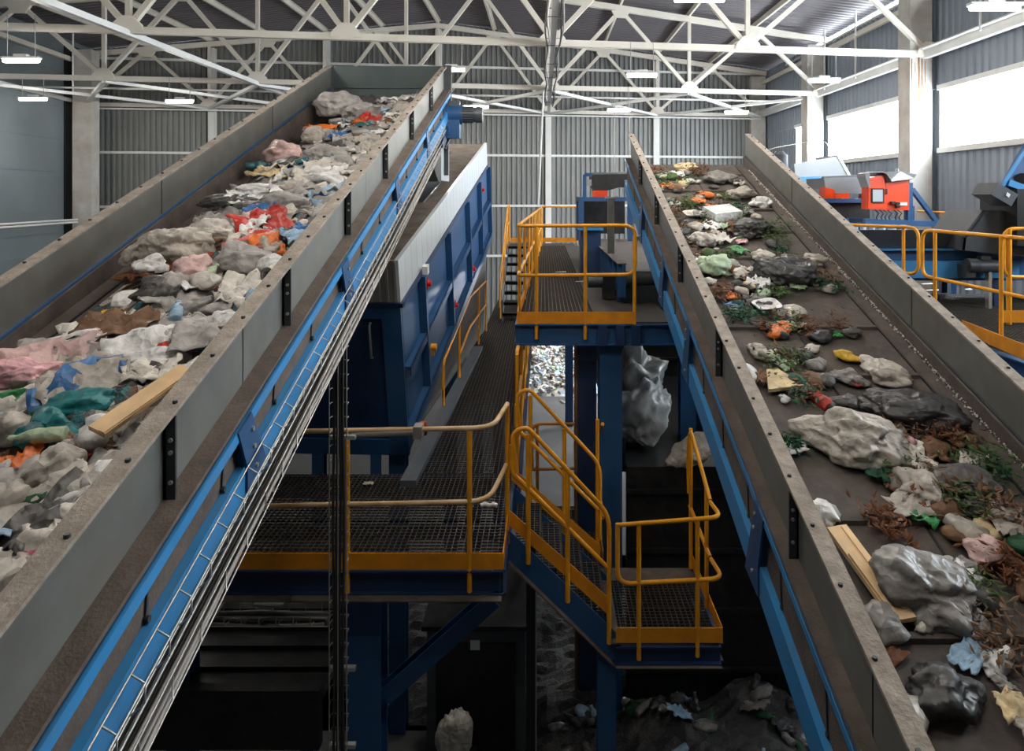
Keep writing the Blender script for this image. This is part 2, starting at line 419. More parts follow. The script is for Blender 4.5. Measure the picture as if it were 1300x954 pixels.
# ------------------------------------------------------------------ conveyors
def conveyor(name, label, xa, xb, y0, yh, topa, topb, zb, outer, o_off, brk, gus, seams):
    """outer: +1 if the visible outer face is at xb, -1 if at xa. o_off: drops of the outer layers"""
    t = thing(name, label, 'conveyor', ((xa+xb)/2, yh, zb(yh)))
    part('belt', M_rubber, t, lambda b: b.slab(xa+.05, xb-.05, y0, yh, lambda y: zb(y)-.04, zb))
    part('head_drum', M_bracket, t, lambda b: b.cyl((xa+.06, yh, zb(yh)-.2), (xb-.06, yh, zb(yh)-.2), .19, 20))
    for x, tp, sg in ((xa, topa, 1), (xb, topb, -1)):
        part('side_wall', M_galv, t, lambda b: b.slab(min(x,x+sg*.03), max(x,x+sg*.03), y0, yh, lambda y: tp(y)-o_off[0], tp))
        def fl(b):
            b.slab(x-.045, x+.045, y0, yh, lambda y: tp(y)-.004, lambda y: tp(y)+.012)
        f = part('top_flange', M_dust, t, fl)
        def bl(b):
            y = y0+.3
            while y < yh-.1:
                b.cyl((x-sg*.018, y, tp(y)+.008), (x-sg*.018, y, tp(y)+.022), .011, 8); y += .33
        part('bolt_heads', M_bracket, f, bl)
        def sk(b):
            b.slab(min(x+sg*.03,x+sg*.07), max(x+sg*.03,x+sg*.07), y0, yh, lambda y: zb(y)-.03, lambda y: tp(y)-o_off[0]+.02)
        part('rubber_skirt', M_rubber, t, sk)
        part('skirt_clamp', M_blue if outer > 0 else M_bracket, t, lambda b: b.slab(min(x+sg*.03,x+sg*.05), max(x+sg*.03,x+sg*.05), y0, yh, lambda y: tp(y)-o_off[0]+.015, lambda y: tp(y)-o_off[0]+.035))
        for y in seams:
            part('sheet_joint', M_bracket, t, lambda b: b.slab(min(x,x+sg*.034), max(x,x+sg*.034), y, y+.012, lambda q: tp(q)-o_off[0], tp))
    # frame below
    xo, tp = (xb, topb) if outer > 0 else (xa, topa)
    def sl(b, e0, e1, d0, d1, ya=y0, yb_=yh):
        x0, x1 = xo+outer*e0, xo+outer*e1
        b.slab(min(x0,x1), max(x0,x1), ya, yb_, lambda y: tp(y)-d1, lambda y: tp(y)-d0)
    o = o_off
    part('dusty_ledge', M_dustbrown, t, lambda b: sl(b, -.02, .10, o[0], o[0]+.02))
    part('frame_lip', M_bluebright, t, lambda b: sl(b, .085, .105, o[1], o[2]))
    part('cover_panel', M_dustbrown, t, lambda b: sl(b, .03, .06, o[0]+.02, o[3]))
    part('frame_rail', M_bluebright, t, lambda b: (sl(b, .07, .10, o[3], o[4]), sl(b, -.02, .10, o[3]-.015, o[3]), sl(b, -.02, .1, o[4], o[4]+.015)))
    part('return_pan', M_dustbrown, t, lambda b: (sl(b, .0, .05, o[4], o[4]+.1), b.slab(xa+.02, xb-.02, y0, yh-.1, lambda y: zb(y)-.62, lambda y: zb(y)-.58)))
    xi = xa if outer > 0 else xb
    part('frame_rail', M_blue, t, lambda b: b.slab(min(xi-outer*.08,xi), max(xi-outer*.08,xi), y0, yh, lambda y: zb(y)-.45, lambda y: zb(y)-.05))
    y = y0+.45
    while y < yh-.4:
        def hk(b):
            x = xo+outer*.065
            b.beam((x, y, tp(y)-o[3]+.03), (x, y+.02, tp(y)-o[0]-.1), .006, .012)
            b.cyl((x-.005, y, tp(y)-o[3]+.03), (x+.015, y, tp(y)-o[3]+.03), .014, 8)
        part('cover_latch', M_bracket, t, hk)
        y += .62
    for y in brk:
        def br(b):
            x0, x1 = xo, xo+outer*.05
            b.slab(min(x0,x1), max(x0,x1), y, y+.012, lambda q: tp(q)-o[0], lambda q: tp(q)-.01)
            b.slab(min(x0,x0+outer*.012), max(x0,x0+outer*.012), y-.0, y+.045, lambda q: tp(q)-o[0], lambda q: tp(q)-.01)
        k = part('side_bracket', M_bracket, t, br)
        part('bolt', M_wire, k, lambda b: [b.cyl((xo+outer*.032, y-.008, tp(y)-dz), (xo+outer*.032, y, tp(y)-dz), .009, 8) for dz in (.1,.15,.27)])
    for y in gus:
        def gu(b):
            x0 = xo+outer*.0; x1 = xo+outer*.10
            b.prism([(x0,y,tp(y)-o[1]), (x1,y,tp(y)-o[1]), (x1,y,tp(y)-o[4]), (x0,y,tp(y)-o[4])], (0,.014,0))
            b.prism([(x1,y,tp(y)-o[1]), (x1,y+.05,tp(y)-o[1]+.02), (x1,y+.26,tp(y)-o[4]+.04), (x1,y,tp(y)-o[4])], (outer*.012,0,0))
            b.prism([(x1,y,tp(y)-o[1]), (x1,y-.10,tp(y-.1)-o[1]), (x1,y,tp(y)-o[3])], (outer*.012,0,0))
        k = part('gusset', M_blue, t, gu)
        part('bolt', M_wire, k, lambda b: [b.cyl((xo+outer*.11, y+dy, tp(y)-dz), (xo+outer*.122, y+dy, tp(y)-dz), .012, 8) for dy, dz in ((.05,o[1]+.06),(.07,o[1]+.15),(.1,o[4]-.1))])
    return t

LA, LB = -3.32, -1.53
ltopL = lambda y: 2.0-.38*(11-y)
ltopR = lambda y: 2.0-.354*(11-y)
lzb = lambda y: 1.34-.345*(11-y)
LC = conveyor('belt_conveyor', 'inclined belt conveyor heaped with plastic bags, rising to a tall end plate', LA, LB, .3, 11.0, ltopL, ltopR, lzb, 1,
    (.34, .385, .44, .62, .74), [2.85,4.15,5.45,6.75,8.1,9.5], [3.4,5.1,6.9,8.7], [3.6,6.1,8.6])
# head box of the first conveyor
def hb(b):
    b.box(LA, LB, 10.98, 11.02, .75, 2.0)
    b.box(LA, LB, 10.96, 10.98, 1.655, 1.675)
part('end_plate', mat('head_plate', (.05,.068,.068), .5, .3, .2, 2), LC, hb)
def hs(b):
    for x, tp in ((LA, ltopL), (LB-.03, ltopR)):
        b.slab(x, x+.03, 9.3, 11.0, lambda y: lzb(y)-.25, lambda y: tp(y)-.33)
part('head_side_plate', M_galv, LC, hs)
def hf(b):
    b.box(LB-.02, LB+.11, 10.9, 10.98, .95, 2.0)
    b.slab(LB, LB+.1, 9.3, 11.0, lambda y: ltopR(y)-.42, lambda y: ltopR(y)-.38)
part('end_post', M_bracket, LC, hf)
def chute(b):
    b.box(LB+.0, LB+.025, 10.45, 11.3, .22, 1.25)
    b.box(LA+.3, LB, 11.28, 11.3, .22, .9)
    b.hexa([(LB-.02,10.45,.2),(LB,10.45,.2),(LB,10.47,.2),(LB-.02,10.47,.2),(LB-.3,10.45,1.0),(LB,10.45,1.0),(LB,10.47,1.0),(LB-.3,10.47,1.0)])
part('discharge_chute', M_galvlite, LC, chute)
part('chute_rib', M_bracket, LC, lambda b: (b.box(LB+.025, LB+.09, 10.72, 10.76, .3, 1.25), b.slab(LB+.02, LB+.1, 10.45, 11.3, lambda y: .70+.35*(y-10.45), lambda y: .73+.35*(y-10.45))))
# drive motor
mt = thing('drive_motor', 'blue gearbox with black finned motor at the head of the bag-laden conveyor', 'motor', (-1.3, 10.8, 1.2))
part('gearbox', M_blue, mt, lambda b: (b.box(-1.62+.14, -1.62+.36, 10.6, 10.85, .86, 1.2), b.cyl((-1.5,10.72,1.22), (-1.22,10.72,1.22), .15, 16), b.cyl((-1.5,10.55,.98), (-1.42,10.95,.98), .1, 12)))
def mo(b):
    b.cyl((-1.36,10.72,1.22), (-1.0,10.72,1.22), .115, 20)
    for k in range(20):
        a = 2*math.pi*k/20
        c = Vector((0, math.cos(a), math.sin(a)))
        b.beam(Vector((-1.36,10.72,1.22))+c*.12, Vector((-1.06,10.72,1.22))+c*.12, .008, .02, c)
part('motor', M_darkgrey, mt, mo)
part('fan_cover', M_darkgrey, mt, lambda b: b.cyl((-1.02,10.72,1.22), (-.92,10.72,1.22), .13, 20, .12))
part('terminal_box', M_darkgrey, mt, lambda b: b.box(-1.42,-1.26,10.64,10.8,1.32,1.42))
part('mounting_plate', M_bluedark, mt, lambda b: b.box(-1.5,-1.46,10.35,10.95,.7,1.35))

RA, RB = 1.35, 3.15
rtop = lambda y: .94-.348*(10.95-y)
rzb = lambda y: .47-.348*(10.95-y)
RC = conveyor('belt_conveyor', 'inclined cleated belt conveyor carrying sparse greenish household waste', RA, RB, .9, 10.95, rtop, rtop, rzb, -1,
    (.36, .36, .40, .72, .88), [2.4,3.75,5.35,6.86,8.3,9.7], [2.6,4.1,6.1,7.4,9.0], [2.9,6.0,8.9])
y = 10.4
while y > 1.3:
    part('cleat', M_rubber, RC, lambda b: b.slab(1.62, 2.92, y, y+.035, lambda q: rzb(q)-.01, lambda q: rzb(q)+.03)); y -= .70
part('belt_seam', M_black, RC, lambda b: (b.slab(2.93, 2.945, .9, 10.9, lambda q: rzb(q)-.01, lambda q: rzb(q)+.012), b.slab(2.2, 2.215, .9, 10.9, lambda q: rzb(q)-.01, lambda q: rzb(q)+.006)))
part('belt_seam', M_black, LC, lambda b: b.slab(-3.13, -3.115, .5, 10.9, lambda q: lzb(q)-.01, lambda q: lzb(q)+.01))
# granules lying along the far skirt of the second conveyor
g = MB()
for i in range(1500):
    y = random.uniform(2.5, 10.6); x = 3.09-abs(random.gauss(0,.018)); s = random.uniform(.004,.011)
    z = rzb(y)+.02+random.uniform(0,.012)
    g.add([(x-s,y,z),(x,y-s,z),(x+s,y,z),(x,y+s,z),(x,y,z+s),(x,y,z-s)], [(0,1,4),(1,2,4),(2,3,4),(3,0,4),(1,0,5),(2,1,5),(3,2,5),(0,3,5)])
tag(g.build('granules', M_granule), 'line of pale plastic granules along the skirt of the cleated belt', 'granules', None, 'stuff')
dm = thing('drum_motor', 'dark grey upright motor beyond the head of the cleated conveyor', 'motor', (3.62, 10.9, .35))
part('body', M_darkgrey, dm, lambda b: (b.cyl((3.63,10.9,.3),(3.63,10.9,.62),.12,16), b.cyl((3.63,10.9,.62),(3.63,10.9,.68),.10,16,.06)))
part('terminal_box', M_darkgrey, dm, lambda b: b.box(3.5,3.6,10.8,11.0,.42,.56))
part('arm', M_bracket, dm, lambda b: b.box(3.15,3.6,10.86,10.94,.2,.34))
for (x, y, z1, w, lab) in ((-3.2, 6.3, -1.0, .2, 'blue steel prop under the far edge of the bag-laden conveyor'), (1.9, 9.4, -.9, .2, 'blue steel prop under the head of the cleated conveyor'), (2.9, 5.2, -2.4, .2, 'blue steel prop under the middle of the cleated conveyor')):
    b = MB(); b.ibeam((x,y,FZ),(x,y,z1),w,w,.015,(0,1,0)); tag(b.build('support_leg', M_blue), lab, 'support')

# cable trays along the first conveyor
def tray_pts(e, dz): return lambda y: (LB+e, y, ltopR(y)-dz)
ct = thing('cable_tray', 'wire mesh cable tray along the lower blue rail of the bag-laden conveyor', 'cable tray', (LB+.14, 6, ltopR(6)-.7))
for k, (e, dz) in enumerate(((.12,.60),(.17,.63),(.17,.70),(.12,.74))):
    part('long_wire', M_wire, ct, lambda b: b.tube([(LB+e, y, ltopR(y)-dz) for y in (1.2, 9.9)], .004, 5))
y = 1.3
def hoops(b, y0, y1, st, prof, r=.004):
    y = y0
    while y < y1:
        b.tube([(LB+e, y, ltopR(y)-dz) for e, dz in prof], r, 5); y += st
part('wire_mesh', M_wire, ct, lambda b: hoops(b, 1.3, 9.8, .16, ((.12,.60),(.17,.63),(.17,.70),(.12,.74))))
ct2 = thing('cable_tray', 'lower wire basket full of grey cables below the bag-laden conveyor', 'cable tray', (LB+.1, 6, ltopR(6)-.85))
part('wire_mesh', M_wire, ct2, lambda b: hoops(b, 1.3, 9.8, .22, ((.06,.80),(.06,.90),(.16,.90),(.16,.80))))
for k, (e, dz, m) in enumerate(((.07,.89,M_cablegrey),(.09,.89,M_cable),(.11,.89,M_cablegrey),(.13,.885,M_cable),(.15,.89,M_cablegrey),(.08,.87,M_cable),(.12,.868,M_cablegrey),(.145,.87,M_cablegrey))):
    part('cable', m, ct2, lambda b: b.tube([(LB+e+.006*math.sin(y*2+k), y, ltopR(y)-dz+.008*math.sin(y*1.7+2*k)) for y in [1.2+.4*j for j in range(22)]], .008, 6))
for (e, dz) in ((.06,.80),(.16,.80),(.06,.90),(.16,.90)):
    part('long_wire', M_wire, ct2, lambda b: b.tube([(LB+e, y, ltopR(y)-dz) for y in (1.2, 9.9)], .004, 5))
# vertical cable ladder
vt = thing('cable_ladder', 'upright wire cable ladder dropping from the conveyor past the front walkway', 'cable ladder', (-1.62, 5.45, FZ))
x0, x1, yv = U(418,0,5.45).x, U(440,0,5.45).x, 5.45
for x in (x0, (x0+x1)/2, x1):
    part('long_wire', M_wire, vt, lambda b: b.tube([(x,yv,-.95),(x,yv,FZ+.2)], .005, 5))
part('wire_mesh', M_wire, vt, lambda b: [b.tube([(x0,yv,z),(x0,yv+.06,z),(x1,yv+.06,z),(x1,yv,z)], .004, 5) for z in [-.95-.11*j for j in range(49)]])
for k in range(4):
    x = x0+.025+k*.025
    part('cable', M_cable, vt, lambda b: b.tube([(x+.006*math.sin(z*3+k),yv+.03,z) for z in [-.9-.25*j for j in range(22)]], .011, 6))
part('mounting_clamp', M_galvlite, vt, lambda b: [b.box(x0-.02, x1+.05, yv+.05, yv+.09, z, z+.03) for z in (-1.9,-3.7,-4.3)])
# ------------------------------------------------------------------ trommel housing (tilted, slightly turned)
A0 = Vector((-1.6, 7.8, -.72)); A1 = Vector((-1.25, 15.6, 1.16))
TL = (A1-A0).length; ta = (A1-A0).normalized()
tv = Vector((ta.y, -ta.x, 0)).normalized()          # outward (right)
tn = tv.cross(ta).normalized()
if tn.z < 0: tn = -tn
T = lambda u, v, w: A0+ta*u+tv*v+tn*w                # v<0 goes under the conveyor
TW = 2.7
def tbox(b, u0, u1, v0, v1, w0, w1):
    b.hexa([T(u0,v0,w0),T(u0,v1,w0),T(u1,v1,w0),T(u1,v0,w0),T(u0,v0,w1),T(u0,v1,w1),T(u1,v1,w1),T(u1,v0,w1)])
tr = thing('trommel_housing', 'long tilted blue screening drum housing with pale cladding and dusty roof', 'trommel housing', (-2.9, 7.9, -3.1))
part('body', M_blue, tr, lambda b: tbox(b, .02, TL, -TW, -.03, -2.12, -.5))
def clad(b):
    tbox(b, 0, TL, -.05, 0, -.49, .0)
    for k in range(1, 27): tbox(b, k*.3, k*.3+.006, 0, .0015, -.48, -.01)
part('side_cladding', M_clad, tr, clad)
def eclad(b):
    tbox(b, -.01, .03, -TW, -.04, -.49, .0)
    for k in range(28): tbox(b, -.02, -.01, -.06-k*.095, -.03-k*.095, -.48, -.01)
part('end_cladding', M_cladgrey, tr, eclad)
part('eave_trim', M_bluedark, tr, lambda b: (tbox(b, -.04, TL, -.02, .03, -.54, -.49), tbox(b, -.04, .03, -TW, .03, -.54, -.49)))
HU0, HU1, HV0, HV1 = 2.75, 4.1, -1.15, -.28
def roof(b):
    tbox(b, .03, HU0, -TW, -.05, -.10, -.03); tbox(b, HU1, TL, -TW, -.05, -.10, -.03)
    tbox(b, HU0, HU1, -TW, HV0, -.10, -.03); tbox(b, HU0, HU1, HV1, -.05, -.10, -.03)
part('dusty_roof', M_trdust, tr, roof)
def hatch(b):
    tbox(b, HU0, HU1, HV0, HV0+.02, -.5, .02); tbox(b, HU1-.02, HU1, HV0, HV1, -.5, .1)
    b.hexa([T(HU0,HV1-.03,-.03),T(HU0,HV1,-.03),T(HU1,HV1,-.03),T(HU1,HV1-.03,-.03),T(HU0+.1,HV1-.32,-.5),T(HU0+.1,HV1-.3,-.5),T(HU1,HV1-.3,-.5),T(HU1,HV1-.32,-.5)])
part('feed_hatch', M_galvlite, tr, hatch)
part('roof_patch', M_dark, tr, lambda b: tbox(b, 5.9, 7.0, -.95, -.6, -.03, -.015))
fu = [.95, 2.85, 4.8, 6.4, TL-.06]
for u in fu:
    part('side_fin', M_blue, tr, lambda b: tbox(b, u, u+.07, -.03, .075, -2.05, -.54))
fu2 = [.0]+fu
for i in range(5):
    a = fu2[i]+(.07 if i else .03); c = fu2[i+1]
    part('mid_shelf', M_blue, tr, lambda b: (tbox(b, a, c, -.03, .065, -1.33, -1.29), tbox(b, a, c, .05, .065, -1.40, -1.29)))
    part('side_panel', M_blue, tr, lambda b: (tbox(b, a+.05, c-.05, -.03, -.012, -1.26, -.58), tbox(b, a+.05, c-.05, -.03, -.012, -2.0, -1.36)))
part('bottom_ledge', M_blue, tr, lambda b: (tbox(b, 0, TL, -.03, .07, -2.08, -2.04), tbox(b, 0, TL, .05, .07, -2.2, -2.04)))
def endface(b):
    tbox(b, -.03, .02, -TW, -.0, -.68, -.54); tbox(b, -.03, .02, -.22, 0, -2.4, -.68); tbox(b, -.03, .02, -TW, -2.4, -2.4, -.68)
    tbox(b, -.03, .02, -TW, 0, -2.4, -2.2)
part('end_frame', M_blue, tr, endface)
dr = part('end_door', M_bluedark, tr, lambda b: (tbox(b, .0, .03, -2.4, -.22, -2.2, -.68), [tbox(b, -.01, .0, v, v+.03, -2.2, -.68) for v in (-1.3,-1.0)]))
part('door_handle', M_galvlite, dr, lambda b: b.tube([T(.0,-.36,-.74),T(-.05,-.36,-.76),T(-.05,-.36,-1.15),T(.0,-.36,-1.17)], .014, 8))
part('base_frame', M_bluedark, tr, lambda b: (tbox(b, 0, TL, -.16, -.02, -2.42, -2.12), tbox(b, 0, TL, -TW, -TW+.14, -2.42, -2.12)))
M_skirt = mat('dusty_skirt', (.12,.115,.105), .85, 0, .2, 3, (.06,.05,.045), .5, 3)
def skirt(b):
    pts = [T(.4,-.1,-2.4), T(TL,-.1,-2.4), Vector((T(TL,-.1,0).x, T(TL,-.1,0).y, -3.0)), Vector((T(.4,-.1,0).x, T(.4,-.1,0).y+.3, -3.02))]
    b.prism(pts, tv*.03)
part('support_skirt', M_skirt, tr, skirt)
for u in (.3, 4.0, 7.6):
    for v in (-.2, -TW+.2):
        p = T(u, v, -2.3)
        part('support_leg', M_blue, tr, lambda b: b.ibeam((p.x,p.y,FZ), p, .2, .2, .015, (0,1,0)))
for u, w, s in ((1.02,-.68,.05), (2.92,-1.75,.05), (4.88,-1.85,.05), (6.47,-.72,.045)):
    q = part('emergency_stop', M_red, tr, lambda b: (tbox(b, u+.03, u+.12, .02, .08, w-.06, w+.06), b.cyl(T(u+.07,.08,w), T(u+.07,.12,w), .035, 12)), 'small red emergency stop box')
part('latch', M_yellow, tr, lambda b: (b.cyl(T(.98,.1,-1.5),T(.98,.17,-1.5),.045,12), tbox(b,.94,1.0,.1,.14,-1.6,-1.5)), 'yellow turn handle')
part('limit_switch', M_white, tr, lambda b: tbox(b, 1.0, 1.1, .03, .1, -.53, -.42))
bt = thing('warning_beacon', 'small orange red beacon at the lower corner of the blue drum housing', 'beacon', U(537,548,8.0))
p = U(537, 545, 8.0)
part('base', M_black, bt, lambda b: b.cyl((p.x,p.y,p.z-.06),(p.x,p.y,p.z),.05,12))
part('lens', M_orange, bt, lambda b: b.cyl((p.x,p.y,p.z),(p.x,p.y,p.z+.08),.045,12,.038))

# ------------------------------------------------------------------ gratings and railings
def grating(b, x0, x1, y0, y1, z, px=.05, py=.055, x0f=None):
    n = max(1, int((x1-x0)/px))
    for i in range(n+1):
        x = x0+(x1-x0)*i/n
        b.box(x-.003, x+.003, y0, y1, z-.03, z)
    n = max(1, int((y1-y0)/py))
    for i in range(n+1):
        y = y0+(y1-y0)*i/n
        b.box(x0, x1, y-.004, y+.004, z-.014, z-.001)
R = .021
def rail(name, label, runs, posts, toes=(), m=None, loc=None, prad=.021):
    p0 = Vector(posts[0][0]) if posts else Vector(runs[0][1][0])
    t = thing('handrail', label, 'handrail', loc or posts[0][1])
    for nm, pts, cl in runs:
        part(nm, m or M_yellow, t, lambda b: b.tube(fillet(pts, .13, 5, cl), R, 8, cl))
    for a, c in posts:
        part('post', m or M_yellow, t, lambda b: (b.tube([a, c], prad, 8)))
    for a, c in toes:
        part('toe_board', M_toe, t, lambda b: b.beam(a, c, .008, .135))
    return t
WZ = -3.04
# front walkway
fw = thing('front_walkway', 'grated steel walkway crossing in front of the blue drum housing', 'walkway', (-1.9, 5.8, WZ))
part('grating', M_grate, fw, lambda b: (grating(b, -3.7, -.34, 5.82, 6.62, WZ), grating(b, -3.7, -.34, 6.62, 7.72, WZ)))
part('edge_beam', M_bluedark, fw, lambda b: (b.ibeam((-3.8,5.83,WZ-.13), (-.33,5.83,WZ-.13), .10, .2), b.ibeam((-3.8,7.7,WZ-.13), (-.33,7.7,WZ-.13), .1, .2), b.ibeam((-.36,5.8,WZ-.13),(-.36,7.7,WZ-.13),.1,.2), b.beam((-3.6,6.62,WZ-.1),(-.36,6.62,WZ-.1),.06,.12)))
part('fascia_strip', M_dustbrown, fw, lambda b: b.box(-3.7, -.34, 5.70, 5.78, WZ-.235, WZ-.225))
part('support_post', M_blue, fw, lambda b: b.ibeam((-1.5,6.05,FZ),(-1.5,6.05,WZ-.23),.28,.28,.02,(0,1,0)))
part('diagonal_brace', M_blue, fw, lambda b: b.ibeam(U(490,880,6.1), U(628,757,6.1), .14, .14, .012, (0,1,0)))
# walkway beside the drum
sw = thing('side_walkway', 'dark grated walkway running back beside the blue drum housing', 'walkway', (-.8, 14, WZ))
part('grating', M_grate, sw, lambda b: grating(b, -1.32, -.3, 7.75, 20.6, WZ))
part('kerb_beam', mat('kerb_beam_paint', (.085,.105,.13), .6, .1, .2, 3, (.14,.12,.10), .5, 4), sw, lambda b: (b.hexa([(-1.50,7.4,WZ-.2),(-1.33,7.4,WZ-.2),(-1.20,14,WZ-.2),(-1.37,14,WZ-.2),(-1.50,7.4,WZ+.06),(-1.33,7.4,WZ+.06),(-1.20,14,WZ+.06),(-1.37,14,WZ+.06)]),))
part('edge_beam', M_bluedark, sw, lambda b: (b.ibeam((-.3,7.8,WZ-.13),(-.3,20.6,WZ-.13),.1,.2), b.ibeam((-1.3,7.8,WZ-.13),(-1.3,20.6,WZ-.13),.1,.2)))
for y in (8.6, 13.4, 18):
    part('support_post', M_bluedark, sw, lambda b: b.ibeam((-.85,y,FZ),(-.85,y,WZ-.2),.18,.18,.015,(0,1,0)))
# front rail
d = 5.8
V = lambda px, py, d=5.8: U(px, py, d)
t = rail('handrail', 'yellow handrail with worn pale top bar along the front walkway edge', [], [
    (V(278,550),V(278,756)), (V(441,551),V(441,756)), (V(596,547),V(596,752)), (V(644,512,6.5),V(644,690,6.5))],
    [((-3.7,5.79,-2.99),(-.33,5.79,-2.99)), ((-.33,5.79,-2.99),(-.33,6.55,-2.99))])
part('top_rail', M_yworn, t, lambda b: b.tube(fillet([V(270,550),V(625,543.5),V(644,513,6.5)], .2, 6), R, 8))
part('mid_rail', M_yworn, t, lambda b: b.tube(fillet([V(270,644),V(620,637),V(643,590,6.5)], .2, 6), R, 8))
part('pipe_clamp', M_wire, t, lambda b: (b.tube([V(446,552),V(526,549)], .028, 8), b.box(V(526,549).x, V(526,549).x+.07, 5.74, 5.86, V(526,549).z-.04, V(526,549).z+.06)))
# rail beside the drum
X = lambda y: -1.42+.026*(y-10)
rail('handrail', 'rusty yellow handrail with kinked top bar right beside the drum housing', [
    ('top_rail', [(X(10.0),10.0,-2.75),(X(10.05),10.05,-2.36),(X(13),13,-1.86),(X(15.7),15.7,-1.9)], False),
    ('mid_rail', [(X(11.6),11.6,-2.62),(X(13),13,-2.4),(X(15.7),15.7,-2.42)], False)],
    [((X(y),y,zt),(X(y),y,WZ+.03)) for y, zt in ((10.05,-2.4),(11.6,-2.1),(14.3,-1.9),(15.7,-1.9))])
# right side rail of the walkway
rail('handrail', 'tall yellow handrail on the open side of the dark side walkway', [
    ('top_rail', [(-.29,7.75,-2.3),(-.29,7.75,-1.72),(-.29,16.2,-1.80)], False), ('mid_rail', [(-.29,7.75,-2.35),(-.29,16.2,-2.35)], False)],
    [((-.29,y,-1.74),(-.29,y,WZ-.1)) for y in (7.75,9.2,10.7,12.2,13.7,16.2)], [((-.29,7.75,WZ+.06),(-.29,16.2,WZ+.06))])
# flight up to the upper platform
st = thing('steel_stairs', 'short steel stair flight climbing from side walkway up to the upper platform', 'stairs', (-.6, 17, WZ))
for k in range(8):
    y = 17.0+k*.42; z = WZ+.2*(k+1)
    part('tread', M_dark, st, lambda b: (b.box(-.98, -.36, y, y+.28, z-.035, z), b.box(-.98,-.36,y,y+.02,z-.07,z)))
for x in (-1.0, -.36):
    part('stringer', M_bluedark, st, lambda b: b.prism([(x,16.9,WZ),(x,17.1,WZ+.32),(x,20.4,WZ+1.72),(x,20.4,WZ+1.42),(x,17.2,WZ)], (.02,0,0)))
rail('handrail', 'sloping yellow handrail on the far stair flight beside the drum end', [
    ('top_rail', [(-1.03,16.6,WZ+.4),(-1.03,16.75,WZ+1.0),(-1.03,20.3,WZ+2.7),(-1.03,21.4,WZ+2.75)], False), ('mid_rail', [(-1.03,16.75,WZ+.5),(-1.03,20.3,WZ+2.2),(-1.03,21.4,WZ+2.22)], False)],
    [((-1.03,y,z1),(-1.03,y,z0)) for y, z1, z0 in ((16.9,WZ+1.07,WZ+.1),(18.5,WZ+1.84,WZ+.75),(20.2,WZ+2.65,WZ+1.5),(21.4,WZ+2.75,WZ+1.65))])
# upper platform
UZ = -1.45
up = thing('upper_platform', 'grated upper platform with blue edge beam in the middle of the hall', 'platform', (.4, 8.1, UZ))
part('grating', M_grate, up, lambda b: grating(b, -.28, .62, 8.12, 20.4, UZ, .05, .06))
part('floor_plate', mat('dark_floor_plate', (.05,.044,.038), .8, 0, .25, 4), up, lambda b: (b.box(.62, 1.5, 8.12, 9.6, UZ-.02, UZ-.002), b.box(.62, 1.0, 9.6, 20.4, UZ-.02, UZ-.002), b.box(-1.0, .9, 20.4, 21.4, UZ-.03, UZ)))
part('edge_beam', M_blue, up, lambda b: (b.ibeam((-.32,8.12,UZ-.14),(1.62,8.12,UZ-.14),.12,.24), b.ibeam((-.28,8.1,UZ-.14),(-.28,21.4,UZ-.14),.1,.2), b.ibeam((.95,8.2,UZ-.14),(.95,21.4,UZ-.14),.1,.2)))
for x in (.62,.82,1.0): part('splice_plate', M_bluedark, up, lambda b: b.box(x, x+.1, 8.04, 8.07, UZ-.26, UZ-.03))
part('support_post', M_blue, up, lambda b: (b.ibeam((.78,8.35,FZ),(.78,8.35,UZ-.26),.26,.3,.025,(0,1,0)),))
for x, y in ((.53,8.7),(.72,14),(.72,20)): part('support_post', M_bluedark, up, lambda b: b.ibeam((x,y,FZ),(x,y,UZ-.26),.22,.22,.02,(0,1,0)))
for k, x in enumerate((.40,.445,.49)): part('conduit', mat('rusty_pipe', (.20,.10,.045), .7, .2, .3, 4), up, lambda b: b.tube([(x,8.62,FZ+.3),(x+.02*k,8.62,UZ-.3)], .022, 6))
q = 8.08
rail('handrail', 'yellow guardrail with rounded corners around the front of the upper platform', [
    ('top_rail', [(-.29,q+.35,-.915),(-.29,q,-.915),(1.045,q,-.905),(1.045,q,-.345),(-.29,q,-.35),(-.29,q+.35,-.35)], False)],
    [(U(681,288,q),U(681,431,q)), (U(743,288,q),U(743,431,q)), (U(805.5,300,q),U(805.5,426,q))],
    [((-.3,q-.015,UZ+.055),(1.05,q-.015,UZ+.055))])
rail('handrail', 'long yellow railing on the stair side of the upper platform', [
    ('top_rail', [(-.29,8.5,-.35),(-.26,10,-.35),(-.06,20.3,-.35)], False), ('mid_rail', [(-.29,8.5,-.915),(-.06,20.3,-.915)], False)],
    [((-.29+.0195*(y-8.5),y,-.35),(-.29+.0195*(y-8.5),y,UZ-.12)) for y in (8.5,9.9,11.3,12.7,14.1,15.5,16.9,18.3,20.3)],
    [((-.3,8.12,UZ+.06),(-.07,20.3,UZ+.06))])
rail('handrail', 'yellow end rail closing the far end of the upper platform', [
    ('top_rail', [(-.05,21.4,-.35),(1.0,21.4,-.35)], False), ('mid_rail', [(-.05,21.4,-.9),(1.0,21.4,-.9)], False)],
    [((x,21.4,-.35),(x,21.4,UZ)) for x in (-.05,1.0)], [((-1.0,21.4,UZ+.1),(1.0,21.4,UZ+.1))])
